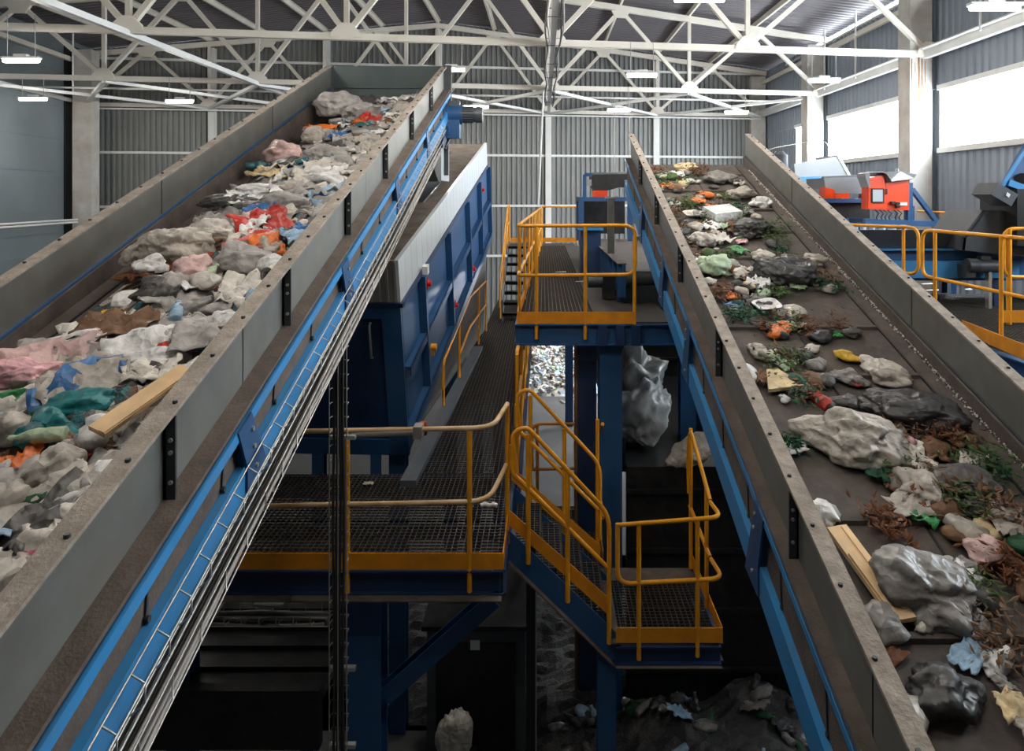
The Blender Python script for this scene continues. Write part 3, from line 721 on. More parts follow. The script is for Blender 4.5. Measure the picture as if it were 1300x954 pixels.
for px, py, d_, lab in ((712,346,10.6,'small white paper scrap lying on the far upper grating'), (738,358,9.6,'white paper strip lying on the near upper grating')):
    p = U(px,py,0); 
    dd = -UZ*F/(py-PY); p = U(px,py,dd)
    b = MB(); b.hexa([(p.x-.1,p.y-.03,UZ+.004),(p.x+.1,p.y,UZ+.004),(p.x+.1,p.y+.05,UZ+.012),(p.x-.1,p.y+.03,UZ+.004),(p.x-.1,p.y-.03,UZ+.007),(p.x+.1,p.y,UZ+.007),(p.x+.1,p.y+.05,UZ+.016),(p.x-.1,p.y+.03,UZ+.007)])
    tag(b.build('paper_scrap', M_white), lab, 'paper')
# stairs down
LZ = -4.08
sd = thing('steel_stairs', 'steep steel stairs with orange side boards descending to the lower landing', 'stairs', (.2, 7, LZ))
for k in range(4):
    x = -.27+.2*k; z = WZ-.2*(k+1)
    part('tread', M_grate, sd, lambda b: (grating(b, x, x+.24, 6.55, 7.46, z, .05, .05), b.box(x+.23,x+.25,6.55,7.46,z-.05,z)))
for y in (6.52, 7.5):
    part('stringer', M_blue, sd, lambda b: b.prism([(-.34,y,WZ-.02),(-.34,y,WZ-.30),(.66,y,LZ-.22),(.72,y,LZ),(.60,y,LZ+.12)], (0,.012,0)))
    part('side_board', M_toe, sd, lambda b: b.prism([(-.34,y-.012,WZ+.17),(-.34,y-.012,WZ+.03),(.60,y-.012,LZ+.22),(.60,y-.012,LZ+.38)], (0,.008,0)))
part('stringer_flange', M_dustbrown, sd, lambda b: b.beam((-.34,6.49,WZ-.30),(.66,6.49,LZ-.23),.07,.012,(0,0,1)))
def stair_rail(y, dz, lab, zb):
    rail('handrail', lab, [('top_rail', [(-.25+.0,y,WZ+.50+dz),(-.29,y,WZ+.86+dz),(-.16,y,WZ+.93+dz),(.60,y,WZ+.12+dz),(.60,y,LZ+zb)], False),
        ('mid_rail', [(-.29,y,WZ+.86+dz-.1),(-.29,y,WZ+.50+dz),(-.2,y,WZ+.42+dz),(.58,y,WZ-.36+dz)], False)],
        [((-.14,y,WZ+.85+dz),(-.14,y,WZ-.33)), ((.22,y,WZ+.50+dz),(.22,y,WZ-.68))], prad=.022)
stair_rail(6.48, 0, 'yellow handrail on the camera side of the descending stairs', -.02)
stair_rail(7.53, .06, 'yellow handrail on the far side of the descending stairs', .42)
# lower landing
ll = thing('lower_landing', 'small grated landing at the foot of the steep stairs', 'platform', (1.1, 6.5, LZ))
part('grating', M_grate, ll, lambda b: grating(b, .68, 1.6, 6.5, 7.75, LZ, .05, .05))
part('edge_beam', M_bluedark, ll, lambda b: (b.ibeam((.66,6.5,LZ-.12),(1.62,6.5,LZ-.12),.1,.17), b.ibeam((1.6,6.5,LZ-.12),(1.6,7.75,LZ-.12),.1,.17), b.ibeam((.66,6.5,LZ-.12),(.66,7.75,LZ-.12),.1,.17)))
part('edge_strip', M_dustbrown, ll, lambda b: (b.box(.66,1.62,6.42,6.5,LZ-.215,LZ-.205), b.box(.62,.70,6.45,7.75,LZ-.01,LZ+.002), b.box(.62,1.6,7.5,7.75,LZ-.01,LZ+.003)))
part('support_post', M_blue, ll, lambda b: b.ibeam((.585,6.62,FZ),(.585,6.62,LZ-.1),.17,.17,.012,(0,1,0)))
q = 6.46
rail('handrail', 'closed yellow rail loop on the front edge of the lower landing', [
    ('top_rail', [U(784,667,q),U(916,657,q),(1.60,q+.35,-2.95),], False), ('mid_rail', [U(784,665,q),U(784,742,q),U(918,735,q),(1.61,q+.35,-3.5)], False)],
    [(U(811,665,q),U(811,838,q)), (U(885.5,660,q),U(885.5,834,q))],
    [((.66,q-.01,LZ+.075),(1.63,q-.01,LZ+.075))])
rail('handrail', 'yellow handrail on the outer side of the lower landing beneath the cleated belt', [
    ('top_rail', [(1.61,6.85,-2.95),(1.60,7.3,-2.72),(1.60,7.75,-2.55),(1.60,7.85,-2.9),(1.61,7.85,-3.3)], False), ('mid_rail', [(1.61,6.85,-3.5),(1.61,7.8,-3.42)], False)],
    [((1.61,7.0,-2.9),(1.61,7.0,LZ)), ((1.61,7.75,-2.55),(1.61,7.75,LZ))], [((1.63,6.46,LZ+.075),(1.63,7.75,LZ+.075))])
bl = thing('rear_landing', 'dark grated landing behind the descending stairs', 'platform', (.2, 8.5, LZ))
part('grating', M_grate, bl, lambda b: grating(b, -.2, .66, 7.85, 9.3, LZ, .05, .055))
part('edge_beam', M_bluedark, bl, lambda b: (b.ibeam((-.2,7.85,LZ-.12),(.66,7.85,LZ-.12),.1,.17), b.ibeam((-.2,9.3,LZ-.12),(.66,9.3,LZ-.12),.1,.17)))
for x in (-.15, .62):
    part('support_post', M_bluedark, bl, lambda b: b.ibeam((x,9.25,FZ),(x,9.25,LZ-.1),.12,.12,.012,(0,1,0)))
rail('handrail', 'rusty yellow rail loop closing the rear landing', [('top_rail', [(-.15,9.3,-3.6),(-.15,9.3,-3.0),(.64,9.3,-3.0),(.64,9.3,-3.58),(-.15,9.3,-3.6)], False)],
    [((-.08,9.3,-3.0),(-.08,9.3,LZ)), ((.42,9.3,-3.0),(.42,9.3,LZ))], m=mat('rusty_yellow', (.45,.18,.02), .6, 0, .3, 5, (.2,.09,.03), .6, 5))
rail('handrail', 'narrow yellow guard loop between stairs and blue post', [('top_rail', [(.66,7.9,-2.55),(.66,8.5,-2.9),(.66,8.5,-3.5),(.66,7.9,-3.6)], False)],
    [((.60,7.9,-2.5),(.60,7.9,LZ)), ((.66,8.5,-2.95),(.66,8.5,LZ))], [((.66,7.85,LZ+.07),(.66,9.2,LZ+.07))])

# ------------------------------------------------------------------ right hand deck
RZ = -1.45
rd = thing('side_deck', 'wide grated deck behind the cleated conveyor by the windows', 'platform', (6, 7, RZ))
def deckg(b):
    grating(b, 4.35, 8.5, 6.0, 9.6, RZ, .05, .05); grating(b, 3.9, 8.5, 9.6, 10.4, RZ, .05, .05)
part('grating', M_grate, rd, deckg)
part('edge_beam', M_blue, rd, lambda b: (b.ibeam((4.28,6.0,RZ-.14),(4.28,9.6,RZ-.14),.1,.22), b.ibeam((4.28,6.0,RZ-.14),(9.0,6.0,RZ-.14),.1,.22), b.ibeam((4.3,8.4,RZ-.14),(9.0,8.4,RZ-.14),.1,.22), b.ibeam((3.9,10.4,RZ-.14),(9.0,10.4,RZ-.14),.1,.22)))
for x, y in ((4.4,6.1),(8.8,6.1),(4.4,10.3),(8.8,10.3)):
    part('support_post', M_bluedark, rd, lambda b: b.ibeam((x,y,FZ),(x,y,RZ-.25),.2,.2,.015,(0,1,0)))
W = lambda px, py, d: U(px, py, d)
rail('handrail', 'yellow guardrail section in the gap of the deck edge, nearest the cleated belt', [
    ('top_rail', [W(1171,330,8.3), W(1171,292,8.3), W(1302,303,6.9), W(1330,305,6.5)], False),
    ('mid_rail', [W(1171,325,8.3), W(1171,350,8.3), W(1302,378,6.9), W(1330,385,6.5)], False)],
    [(W(1187,294,8.1),W(1187,392,8.1)), (W(1271,300,7.15),W(1271,450,7.15))], [((4.43,7.5,RZ+.06),(4.22,6.0,RZ+.06))], loc=W(1187,392,8.1))
rail('handrail', 'yellow guardrail section further back along the deck edge', [
    ('top_rail', [(3.9,9.9,-.40),W(1166,289,8.75),W(1166,349,8.75),(3.9,9.9,-.95)], False)],
    [(W(1147,288,8.95),W(1147,350,8.95)+Vector((0,0,-.5))), ((4.0,9.8,-.4),(4.0,9.8,RZ))], loc=(4.6,8.9,RZ))
rail('handrail', 'yellow guardrail loop turning across the deck at the picture edge', [
    ('top_rail', [(6.8,7.9,-.37),W(1274,290.5,7.9),W(1274,352,7.9),(6.8,7.9,-.92)], False)],
    [(W(1281,291,7.9),W(1281,412,7.9)), ((6.4,7.9,-.37),(6.4,7.9,RZ))], [(W(1270,402,7.88),(6.9,7.88,W(1270,402,7.88).z))], loc=(5.2,7.9,RZ), prad=.028)
for k, (px, py, sx) in enumerate(((1178,361,.09),(1186,369,.12),(1230,368,.05))):
    dd = -RZ*F/(py-PY); p = U(px,py,dd)
    b = MB(); b.hexa([(p.x-sx,p.y-.04,RZ+.003),(p.x+sx,p.y-.02,RZ+.003),(p.x+sx,p.y+.04,RZ+.01),(p.x-sx,p.y+.03,RZ+.003),(p.x-sx,p.y-.04,RZ+.006),(p.x+sx,p.y-.02,RZ+.006),(p.x+sx,p.y+.04,RZ+.014),(p.x-sx,p.y+.03,RZ+.006)])
    tag(b.build('paper_scrap', M_white), ['small white paper scrap on the window side deck','larger white paper sheet on the window side deck by the post','tiny white scrap under the deck conveyor motor'][k], 'paper')
# horizontal conveyor on the deck
hc = thing('belt_conveyor', 'level blue belt conveyor standing on the window side deck', 'conveyor', (6.5, 9.7, RZ))
part('frame_rail', M_blue, hc, lambda b: (b.box(3.95, 9.0, 9.30, 9.36, -1.12, -.72), b.box(3.95, 9.0, 10.5, 10.56, -1.12, -.72)))
part('frame_lip', M_bluebright, hc, lambda b: (b.box(3.95, 6.2, 9.24, 9.30, -1.08, -.86), b.box(3.95,9.0,9.22,9.36,-.72,-.70)))
part('side_guard', M_darkgrey, hc, lambda b: b.hexa([(3.95,9.36,-.70),(9.0,9.36,-.70),(9.0,9.40,-.70),(3.95,9.40,-.70),(3.95,9.2,-.45),(9.0,9.2,-.45),(9.0,9.24,-.45),(3.95,9.24,-.45)]))
part('belt', M_rubber, hc, lambda b: b.box(3.95, 9.0, 9.4, 10.5, -.78, -.74))
for x in (4.3, 5.9, 7.5): [part('leg', M_bluedark, hc, lambda b: b.box(x, x+.08, ya, ya+.08, RZ, -1.1)) for ya in (9.28, 10.5)]
gm = thing('drive_motor', 'grey gear motor bolted on the side of the level deck conveyor', 'motor', U(1247,350,9.1))
c = U(1245, 338, 9.1)
part('motor', M_darkgrey, gm, lambda b: (b.cyl((c.x-.05,c.y,c.z),(c.x+.2,c.y,c.z),.085,14), b.box(c.x-.02,c.x+.1,c.y-.05,c.y+.05,c.z+.08,c.z+.13)))
part('gearbox', M_bracket, gm, lambda b: (b.cyl((c.x-.18,c.y,c.z),(c.x-.05,c.y,c.z),.1,14), b.box(c.x-.22,c.x-.1,c.y-.06,c.y+.15,c.z-.14,c.z+.02)))
part('stand', M_wire, gm, lambda b: (b.box(c.x+.08,c.x+.12,c.y-.04,c.y+.04,RZ,c.z), b.box(c.x+.06,c.x+.14,c.y+.02,c.y+.2,c.z-.02,c.z+.02)))
# hopper of the inclined feeder at the picture edge
ih = thing('feed_hopper', 'dark grey trapezoid hopper at the foot of a blue inclined feeder', 'hopper', U(1260,330,9.0))
def hopper(b):
    P = lambda px, py, d: U(px,py,d)
    b.prism([P(1222,318,9.0),P(1224,300,9.0),P(1248,267,9.0),P(1300,268,9.0),P(1300,326,9.0)], (0,.03,0))
    b.prism([P(1222,318,9.0),P(1224,300,9.0),P(1224,300,9.0)+Vector((0,.8,0)),P(1222,318,9.0)+Vector((0,.8,0))], (.03,0,-.0))
    b.prism([P(1224,300,9.0),P(1248,267,9.0),P(1248,267,9.0)+Vector((0,.8,0)),P(1224,300,9.0)+Vector((0,.8,0))], (.03,0,-.02))
part('hopper_shell', M_darkgrey, ih, hopper)
part('lip', M_bracket, ih, lambda b: b.beam(U(1223,301,8.97), U(1248,268,8.97), .02, .03))
part('chute', M_black, ih, lambda b: b.box(U(1288,0,8.8).x, 6.6, 8.75, 9.5, U(0,312,8.8).z, U(0,240,8.8).z))
part('inclined_frame', M_blue, ih, lambda b: (b.prism([U(1270,240,8.9),U(1300,186,8.9),U(1420,0,8.9),U(1455,15,8.9),U(1318,245,8.9)], (0,.05,0)), b.prism([U(1270,240,9.7),U(1300,186,9.7),U(1420,0,9.7),U(1455,15,9.7),U(1318,245,9.7)], (0,.05,0))))
part('frame_lip', M_bluebright, ih, lambda b: (b.beam(U(1270,240,8.87),U(1420,0,8.87),.03,.04), b.beam(U(1280,232,8.86),U(1318,246,8.86),.05,.08)))
for x, y in ((1297,227),(1316,192)): part('roller_bearing', M_black, ih, lambda b: b.cyl(U(x,y,8.85),U(x,y,8.9),.07,14))
part('motor_box', M_darkgrey, ih, lambda b: b.prism([U(1258,247,8.7),U(1267,232,8.7),U(1293,247,8.7),U(1284,262,8.7)], (0,.4,0)))
part('rating_plate', M_white, ih, lambda b: b.prism([U(1277,248,8.69),U(1279,244,8.69),U(1283,247,8.69),U(1281,251,8.69)], (0,.005,0)))
# orange separator unit
d = 13.0
sp = thing('magnetic_separator', 'orange control cabinet with curved grey hood on a blue stand', 'separator', U(1130,300,d))
P = lambda px, py, dy=0: U(px, py, d)+Vector((0,dy,0))
part('cabinet', M_orange, sp, lambda b: (b.prism([P(1100,266),P(1101,226),P(1123,222),P(1127,267)], (0,.22,0)), b.prism([P(1127,267,.05),P(1126,232,.05),P(1156,228,.05),P(1156,267,.05)], (0,.7,0))))
dd_ = part('cabinet_door', M_orange, sp, lambda b: b.prism([P(1101.5,265,-.02),P(1102,226,-.02),P(1121.5,222,-.02),P(1122,266,-.02)], (0,.02,0)))
part('door_screen', M_screen, dd_, lambda b: b.prism([P(1107,256,-.04),P(1107,241,-.04),P(1119.5,241,-.04),P(1119.5,256,-.04)], (0,.02,0)), 'pale grey framed display panel')
part('screen_frame', M_black, dd_, lambda b: [b.beam(P(*a,-.035), P(*c,-.035), .02, .02) for a, c in (((1106,257),(1106,240)),((1106,240),(1120.5,240)),((1120.5,240),(1120.5,257)),((1120.5,257),(1106,257)))])
part('door_handle', M_black, dd_, lambda b: b.prism([P(1123.5,247,-.04),P(1123.5,240,-.04),P(1125.5,240,-.04),P(1125.5,247,-.04)], (0,.02,0)))
def hood(b):
    top = [(1095,224),(1096,220.5),(1100,218.8),(1108,218),(1118,218),(1122,220),(1126,226),(1128,230)]
    f = [P(x,y,-.1) for x, y in top]+[P(x,y+1.6,-.1) for x, y in reversed(top)]
    n = len(top)
    for i in range(n-1):
        b.hexa([P(top[i][0],top[i][1]+1.6,-.12),P(top[i+1][0],top[i+1][1]+1.6,-.12),P(top[i+1][0],top[i+1][1]+1.6,.25),P(top[i][0],top[i][1]+1.6,.25),P(*top[i],-.12),P(*top[i+1],-.12),P(*top[i+1],.25),P(*top[i],.25)])
    b.prism([P(1126,231,-.05),P(1122,219,.2),P(1150,217,.2),P(1171,221,.2),P(1168,226,.2),P(1156,228,-.05)], (0,.75,0))
    b.prism([P(1095,224,-.1),P(1100,238,-.1),P(1101.5,238,-.1),P(1101,220,-.1),P(1097,221,-.1)], (0,.33,0))
part('hood', M_hood, sp, hood)
for x, y, w in ((1131,256,5),(1137,257,5),(1138,261,4)): part('terminal_block', M_black, sp, lambda b: b.prism([P(x,y+3,-.03),P(x,y,-.03),P(x+w,y,-.03),P(x+w,y+3,-.03)], (0,.08,0)))
part('rating_plate', M_white, sp, lambda b: b.prism([P(1143,261,.03),P(1143,257,.03),P(1153,257,.03),P(1153,261,.03)], (0,.02,0)))
for x in (1113,1119,1124,1129,1137,1142): part('cable', M_cable, sp, lambda b: b.tube([P(x,266,.1),P(x+3,271,0),P(x+1,276,.05),P(x+6,284,.1)], .012, 6))
def stand(b):
    b.beam(P(1158,285,.1),P(1158,232,.1),.09,.09,(0,1,0)); b.beam(P(1161,240,.1),P(1192,281,.1),.07,.1,(0,1,0))
    b.beam(P(1100,282,.1),P(1232,286,.1),.12,.1); b.beam(P(1100,282,.8),P(1232,286,.8),.12,.1)
    b.beam(P(1168,262,.5),P(1168,284,.5),.06,.06,(0,1,0)); b.beam(P(1176,262,.5),P(1176,284,.5),.06,.06,(0,1,0))
    for px in (1104,1158,1225): b.beam(P(px,284,.4),(P(px,284,.4).x,d+.4,FZ),.1,.1,(0,1,0))
part('stand', M_blue, sp, stand)
for x in (1078,1088,1099,1112,1125,1138): part('drive_cylinder', mat('pale_blue_paint', (.30,.37,.46), .5, 0, .1, 3), sp, lambda b: b.cyl(P(x,285,-.25),P(x,322,-.25),.05,12))
for x in (1149,):
    part('lifting_eye', M_wire, sp, lambda b: b.tube([P(x+2*math.cos(a),216+2*math.sin(a),.3) for a in [i*math.pi/4 for i in range(8)]], .008, 5, True))
# second separator unit behind
d2 = 14.6
s2 = thing('magnetic_separator', 'grey hooded separator with small orange brackets left of the orange cabinet', 'separator', U(1072,300,d2))
Q = lambda px, py, dy=0: U(px, py, d2)+Vector((0,dy,0))
part('hood', M_hood, s2, lambda b: (b.prism([Q(1046,226),Q(1048,239),Q(1052,246),Q(1098,246),Q(1101,240),Q(1098,224)], (0,1.0,0)),))
part('hood_lip', M_darkgrey, s2, lambda b: b.cyl(Q(1047,228,.1), Q(1098,226,.1), .07, 12))
part('orange_bracket', M_orange, s2, lambda b: (b.prism([Q(1046,252,-.04),Q(1047,238,-.04),Q(1059,241,-.04),Q(1060,252,-.04)], (0,.3,0)), b.prism([Q(1059,252,-.05),Q(1059,247,-.05),Q(1077,245,-.05),Q(1077,252,-.05)], (0,.3,0))))
part('orange_bracket', M_orange, s2, lambda b: b.prism([Q(1097,252,-.04),Q(1098,245,-.04),Q(1102,246,-.04),Q(1102,252,-.04)], (0,.3,0)))
part('cross_beam', M_blue, s2, lambda b: b.beam(Q(1035,255), Q(1104,255), .3, .08))
part('base', M_dark, s2, lambda b: b.prism([Q(1040,257),Q(1040,280),Q(1104,280),Q(1104,257)], (0,.8,0)))
for x in (1045,1098): part('leg', M_bluedark, s2, lambda b: b.beam(Q(x,279,.3),(Q(x,279,.3).x,d2+.3,FZ),.12,.12,(0,1,0)))
# tall pale hopper by the window
d3 = 17.5
lh = thing('receiving_hopper', 'large pale sheet metal hopper with sloped side below the far window', 'hopper', U(1050,260,d3))
H = lambda px, py, dy=0: U(px, py, d3)+Vector((0,dy,0))
part('sloped_side', M_lightgrey, lh, lambda b: (b.prism([H(1008,208),H(1064,198.5),H(1078,224),H(1010,226)], (0,.04,0)), [b.beam(H(1009,y,-.01),H(1066+(y-203)*.5,y-6,-.01),.012,.015) for y in (212,217,222)]))
part('side_edge', M_galvlite, lh, lambda b: (b.beam(H(1064,198),H(1079,224.5),.05,.07), b.beam(H(1064,198),H(1064,198,1.4),.04,.05)))
part('base_beam', M_bluebright, lh, lambda b: b.beam(H(1005,228),H(1046,227),.12,.12))
part('lower_panel', M_lightgrey, lh, lambda b: b.prism([H(1015,231),H(1015,243),H(1046,243),H(1046,231)], (0,.3,0)))
part('lower_beam', M_blue, lh, lambda b: b.prism([H(1018,244),H(1018,251),H(1046,251),H(1046,244)], (0,.3,0)))
part('guard_frame', M_wire, lh, lambda b: b.tube(fillet([H(985,205,.5),H(982,188,.5),H(1052,175,.5),H(1060,180,.5),H(1080,224,.5)], .2, 4), .012, 6))
for x in (1018,1072): part('leg', M_bluedark, lh, lambda b: b.beam(H(x,250,.4),(H(x,250,.4).x,d3+.4,FZ),.14,.14,(0,1,0)))
wr = rail('handrail', 'small yellow rail far back at the foot of the window wall', [('top_rail', [U(1165,268,16),U(1240,272,14.2)], False)], [(U(1196,269,15.2),U(1196,283,15.2))], loc=U(1196,283,15.2))

# ------------------------------------------------------------------ machines behind the upper platform
mc = thing('belt_conveyor', 'level belt conveyor with ribbed blue side behind the upper platform', 'conveyor', (1.4, 9.5, UZ))
part('side_plate', M_blue, mc, lambda b: b.box(1.05, 1.09, 9.4, 16.2, -1.36, -.92))
for k in range(10):
    y = 9.45+k*.72
    part('side_rib', M_blue, mc, lambda b: (b.box(.99, 1.05, y, y+.05, -1.36, -.92),))
part('side_plate', M_bluedark, mc, lambda b: b.box(2.1, 2.14, 9.4, 16.2, -1.36, -.92))
part('belt', M_rubber, mc, lambda b: (b.box(1.09, 2.1, 9.4, 16.2, -1.05, -1.0),))
part('top_lip', M_dustbrown, mc, lambda b: b.box(.98, 1.1, 9.4, 16.2, -.92, -.905))
part('end_roller', M_bracket, mc, lambda b: b.cyl((1.09,9.4,-1.1),(2.1,9.4,-1.1),.1,16))
for y in (9.6, 12.6, 15.8): [part('leg', M_bluedark, mc, lambda b: b.box(xx,xx+.1,y,y+.1,zz,-1.3)) for xx, zz in ((1.0,UZ),(2.06,FZ))]
gm2 = thing('drive_motor', 'small dark gear motor under the ribbed conveyor on the upper platform', 'motor', (.88, 9.9, UZ))
part('motor', M_bracket, gm2, lambda b: (b.cyl((.62,9.9,-1.2),(.98,9.9,-1.2),.09,14),))
part('gearbox', M_dark, gm2, lambda b: b.box(.82,.99,9.8,10.0,-1.44,-1.1))
mg = thing('overband_magnet', 'black hooded magnet with orange bracket on a blue portal frame', 'magnet', U(765,300,15.5))
d4 = 15.5
G = lambda px, py, dy=0: U(px, py, d4)+Vector((0,dy,0))
part('frame', M_blue, mg, lambda b: (b.beam(G(734,253),G(800,253),.1,.09), b.beam(G(738,251),G(738,310),.11,.11,(0,1,0)), b.beam(G(738,251,1.2),G(738,310,1.2),.11,.11,(0,1,0)), b.beam(G(742,251),G(742,222),.08,.08,(0,1,0)), b.beam(G(742,222),G(752,222),.08,.08), b.beam(G(738,253),G(738,253,1.3),.1,.1), b.beam(G(800,251),G(800,310),.11,.11,(0,1,0))))
def mh(b):
    pts = [(752,222),(751,230),(756,242),(772,242),(786,238),(797,238),(797,221)]
    b.prism([G(*p) for p in pts], (0,1.0,0))
part('hood', M_dark, mg, mh)
part('hood_roll', M_darkgrey, mg, lambda b: b.cyl(G(752,224,.1),G(797,223,.1),.09,14))
part('orange_bracket', M_orange, mg, lambda b: b.prism([G(752,251,-.03),G(753,242,-.03),G(771,242,-.03),G(771,251,-.03)], (0,.3,0)))
part('side_panel', M_cladgrey, mg, lambda b: b.prism([G(744,236),G(744,228),G(751,228),G(751,236)], (0,.1,0)))
part('back_panel', M_dark, mg, lambda b: b.box(G(742,0).x, G(800,0).x, d4+1.0, d4+1.05, G(0,300).z, G(0,253).z))
jb = thing('control_desk', 'blue control desk with pale top standing at the platform edge', 'desk', (.75, 13, UZ))
part('body', M_bluedark, jb, lambda b: b.box(.66, 1.02, 12.6, 13.1, UZ, -.62))
part('top', M_bluebright, jb, lambda b: b.box(.62, 1.06, 12.5, 13.15, -.62, -.55))
part('sheet', M_lightgrey, jb, lambda b: b.box(.66, .92, 12.52, 12.9, -.55, -.54))
pp = thing('steel_pipe', 'upright grey square pipe beside the control desk', 'pipe', (.95,11.2,UZ))
part('shaft', M_galv, pp, lambda b: b.box(1.0,1.1,11.0,11.1,-.92,-.05))
part('cap', M_galvlite, pp, lambda b: b.box(.96,1.14,10.97,11.13,-.05,-.02))

# ------------------------------------------------------------------ underneath
bk_ = thing('waste_bunker', 'large dark steel bunker below the cleated conveyor', 'bunker', (1.7, 8.6, FZ))
part('front_wall', M_dark, bk_, lambda b: (b.box(.98, 3.3, 8.35, 8.45, FZ, -3.2), [b.box(.98, 3.3, 8.30, 8.35, z, z+.05) for z in (-5.6,-4.9,-4.2,-3.5)]))
part('floor', M_dark, bk_, lambda b: b.box(.98, 3.3, 8.45, 12.5, -3.3, -3.2))
part('rear_wall', M_dark, bk_, lambda b: (b.box(.9, 4.6, 12.5, 12.6, -3.3, -1.6), [b.box(.9, 4.6, 12.46, 12.5, z, z+.04) for z in (-2.9,-2.6,-2.3,-2.0)]))
part('side_wall', M_dark, bk_, lambda b: (b.box(.93,.98,8.45,12.5,-3.3,-2.9), b.box(3.3,3.35,8.45,12.5,FZ,-2.6)))
cb = thing('press_cabinet', 'dark steel machine cabinet under the front walkway brace', 'cabinet', (-.7, 8.2, FZ))
part('body', M_darkgrey, cb, lambda b: (b.box(-1.25, -.2, 7.6, 8.8, FZ, -4.65),))
part('lid', M_dark, cb, lambda b: b.box(-1.3, -.17, 7.55, 8.85, -4.65, -4.6))
part('door', M_dark, cb, lambda b: b.box(-1.15, -.3, 7.57, 7.6, FZ+.1, -4.8))
part('label_plate', M_screen, cb, lambda b: (b.box(-.78,-.68,7.555,7.57,-4.85,-4.75),))
po = thing('steel_post', 'slim grey channel post with bright edge below the stairs', 'post', (-.1, 7.0, FZ))
part('channel', M_dark, po, lambda b: (b.box(-.17,-.08,7.0,7.02,FZ,WZ-.3), b.box(-.17,-.155,7.02,7.1,FZ,WZ-.3)))
part('edge', M_galvlite, po, lambda b: b.box(-.08,-.07,6.99,7.06,FZ,LZ+.2))
lt = thing('cable_tray', 'dusty horizontal cable tray hanging under the front walkway', 'cable tray', (-2.6, 5.9, -3.6))
for k, (y, z) in enumerate(((5.75,-3.42),(5.75,-3.50),(6.05,-3.55),(6.05,-3.42))):
    part('long_wire', M_wire, lt, lambda b: b.tube([(-3.9,y,z),(-1.75,y,z)], .005, 5))
part('wire_mesh', M_wire, lt, lambda b: [b.tube([(x,5.75,-3.42),(x,5.75,-3.5),(x,6.05,-3.55),(x,6.05,-3.42)], .005, 5) for x in [-3.85+.14*i for i in range(16)]])
for k in range(5): part('cable', M_cable if k % 2 else M_cablegrey, lt, lambda b: b.tube([(-3.9+.3*j, 5.8+.045*k, -3.52+.01*math.sin(j*2+k)) for j in range(8)], .014, 6))
lp = thing('lower_conveyor', 'dark slatted machine deck low under the front walkway', 'conveyor', (-2.6, 6.5, FZ))
part('deck', M_dark, lp, lambda b: (b.box(-3.9,-1.9,6.1,9.0,-4.35,-4.3), [b.box(-3.9,-1.9,6.1+.3*i,6.16+.3*i,-4.3,-4.26) for i in range(9)]))
part('side_frame', M_dark, lp, lambda b: (b.box(-3.9,-1.9,6.0,6.1,-4.7,-4.2),))
for x in (-3.7,-2.1): part('leg', M_bluedark, lp, lambda b: b.box(x,x+.12,6.1,6.22,FZ,-4.35))
for k, (px, py, s) in enumerate(((345,762,.13),(265,772,.12))):
    p = U(px,py,5.9); b = MB()
    b.hexa([p+Vector(v) for v in ((-s,-.08,-.01),(s*.9,-.1,-.01),(s,.1,.03),(-s*.8,.12,.02),(-s,-.08,-.007),(s*.9,-.1,-.007),(s,.1,.034),(-s*.8,.12,.023))])
    tag(b.build('paper_scrap', M_lightgrey if k == 0 else M_cladgrey), ['grey white sheet lying on the hanging cable tray under the walkway','dull grey sheet lying low under the walkway near the conveyor'][k], 'paper')
b = MB()
for (px, py, r) in ((649,646,.035),(638,645,.03),(644,645,.022)):
    dd = -WZ*F/(py-PY); p = U(px,py,dd); b.cyl((p.x-r,p.y,WZ+.02),(p.x+r,p.y+.01,WZ+.03),.022,8)
bb = b
p = U(622,645,-WZ*F/(645-PY))
b = MB(); b.tube([(p.x-.09,p.y,WZ+.02),(p.x-.05,p.y+.02,WZ+.03),(p.x,p.y,WZ+.02),(p.x+.03,p.y+.01,WZ+.03),(p.x+.07,p.y,WZ+.02)], .022, 8)
tag(b.build('paper_scrap', M_white), 'crumpled white tissue lying on the front walkway grating', 'paper')
# ------------------------------------------------------------------ waste
PAL = {
 'clear': (.46,.44,.42), 'grey': (.22,.205,.195), 'white': (.78,.77,.75), 'offwhite': (.62,.58,.52), 'dirtywhite': (.42,.38,.33),
 'cream': (.66,.52,.30), 'pink': (.75,.42,.45), 'palepink': (.62,.42,.40), 'magenta': (.50,.05,.16), 'orange': (.85,.18,.02), 'red': (.52,.035,.02), 'brown': (.16,.085,.045),
 'dark': (.03,.03,.032), 'charcoal': (.075,.07,.068), 'green': (.03,.25,.07), 'palegreen': (.40,.52,.34), 'darkgreen': (.015,.08,.035), 'leaf': (.055,.10,.025),
 'teal': (.012,.20,.22), 'darkteal': (.03,.13,.15), 'blue': (.03,.14,.36), 'lightblue': (.28,.44,.60), 'yellow': (.75,.45,.03), 'purple': (.12,.05,.28), 'rust': (.15,.05,.016), 'tan': (.60,.40,.20),
}
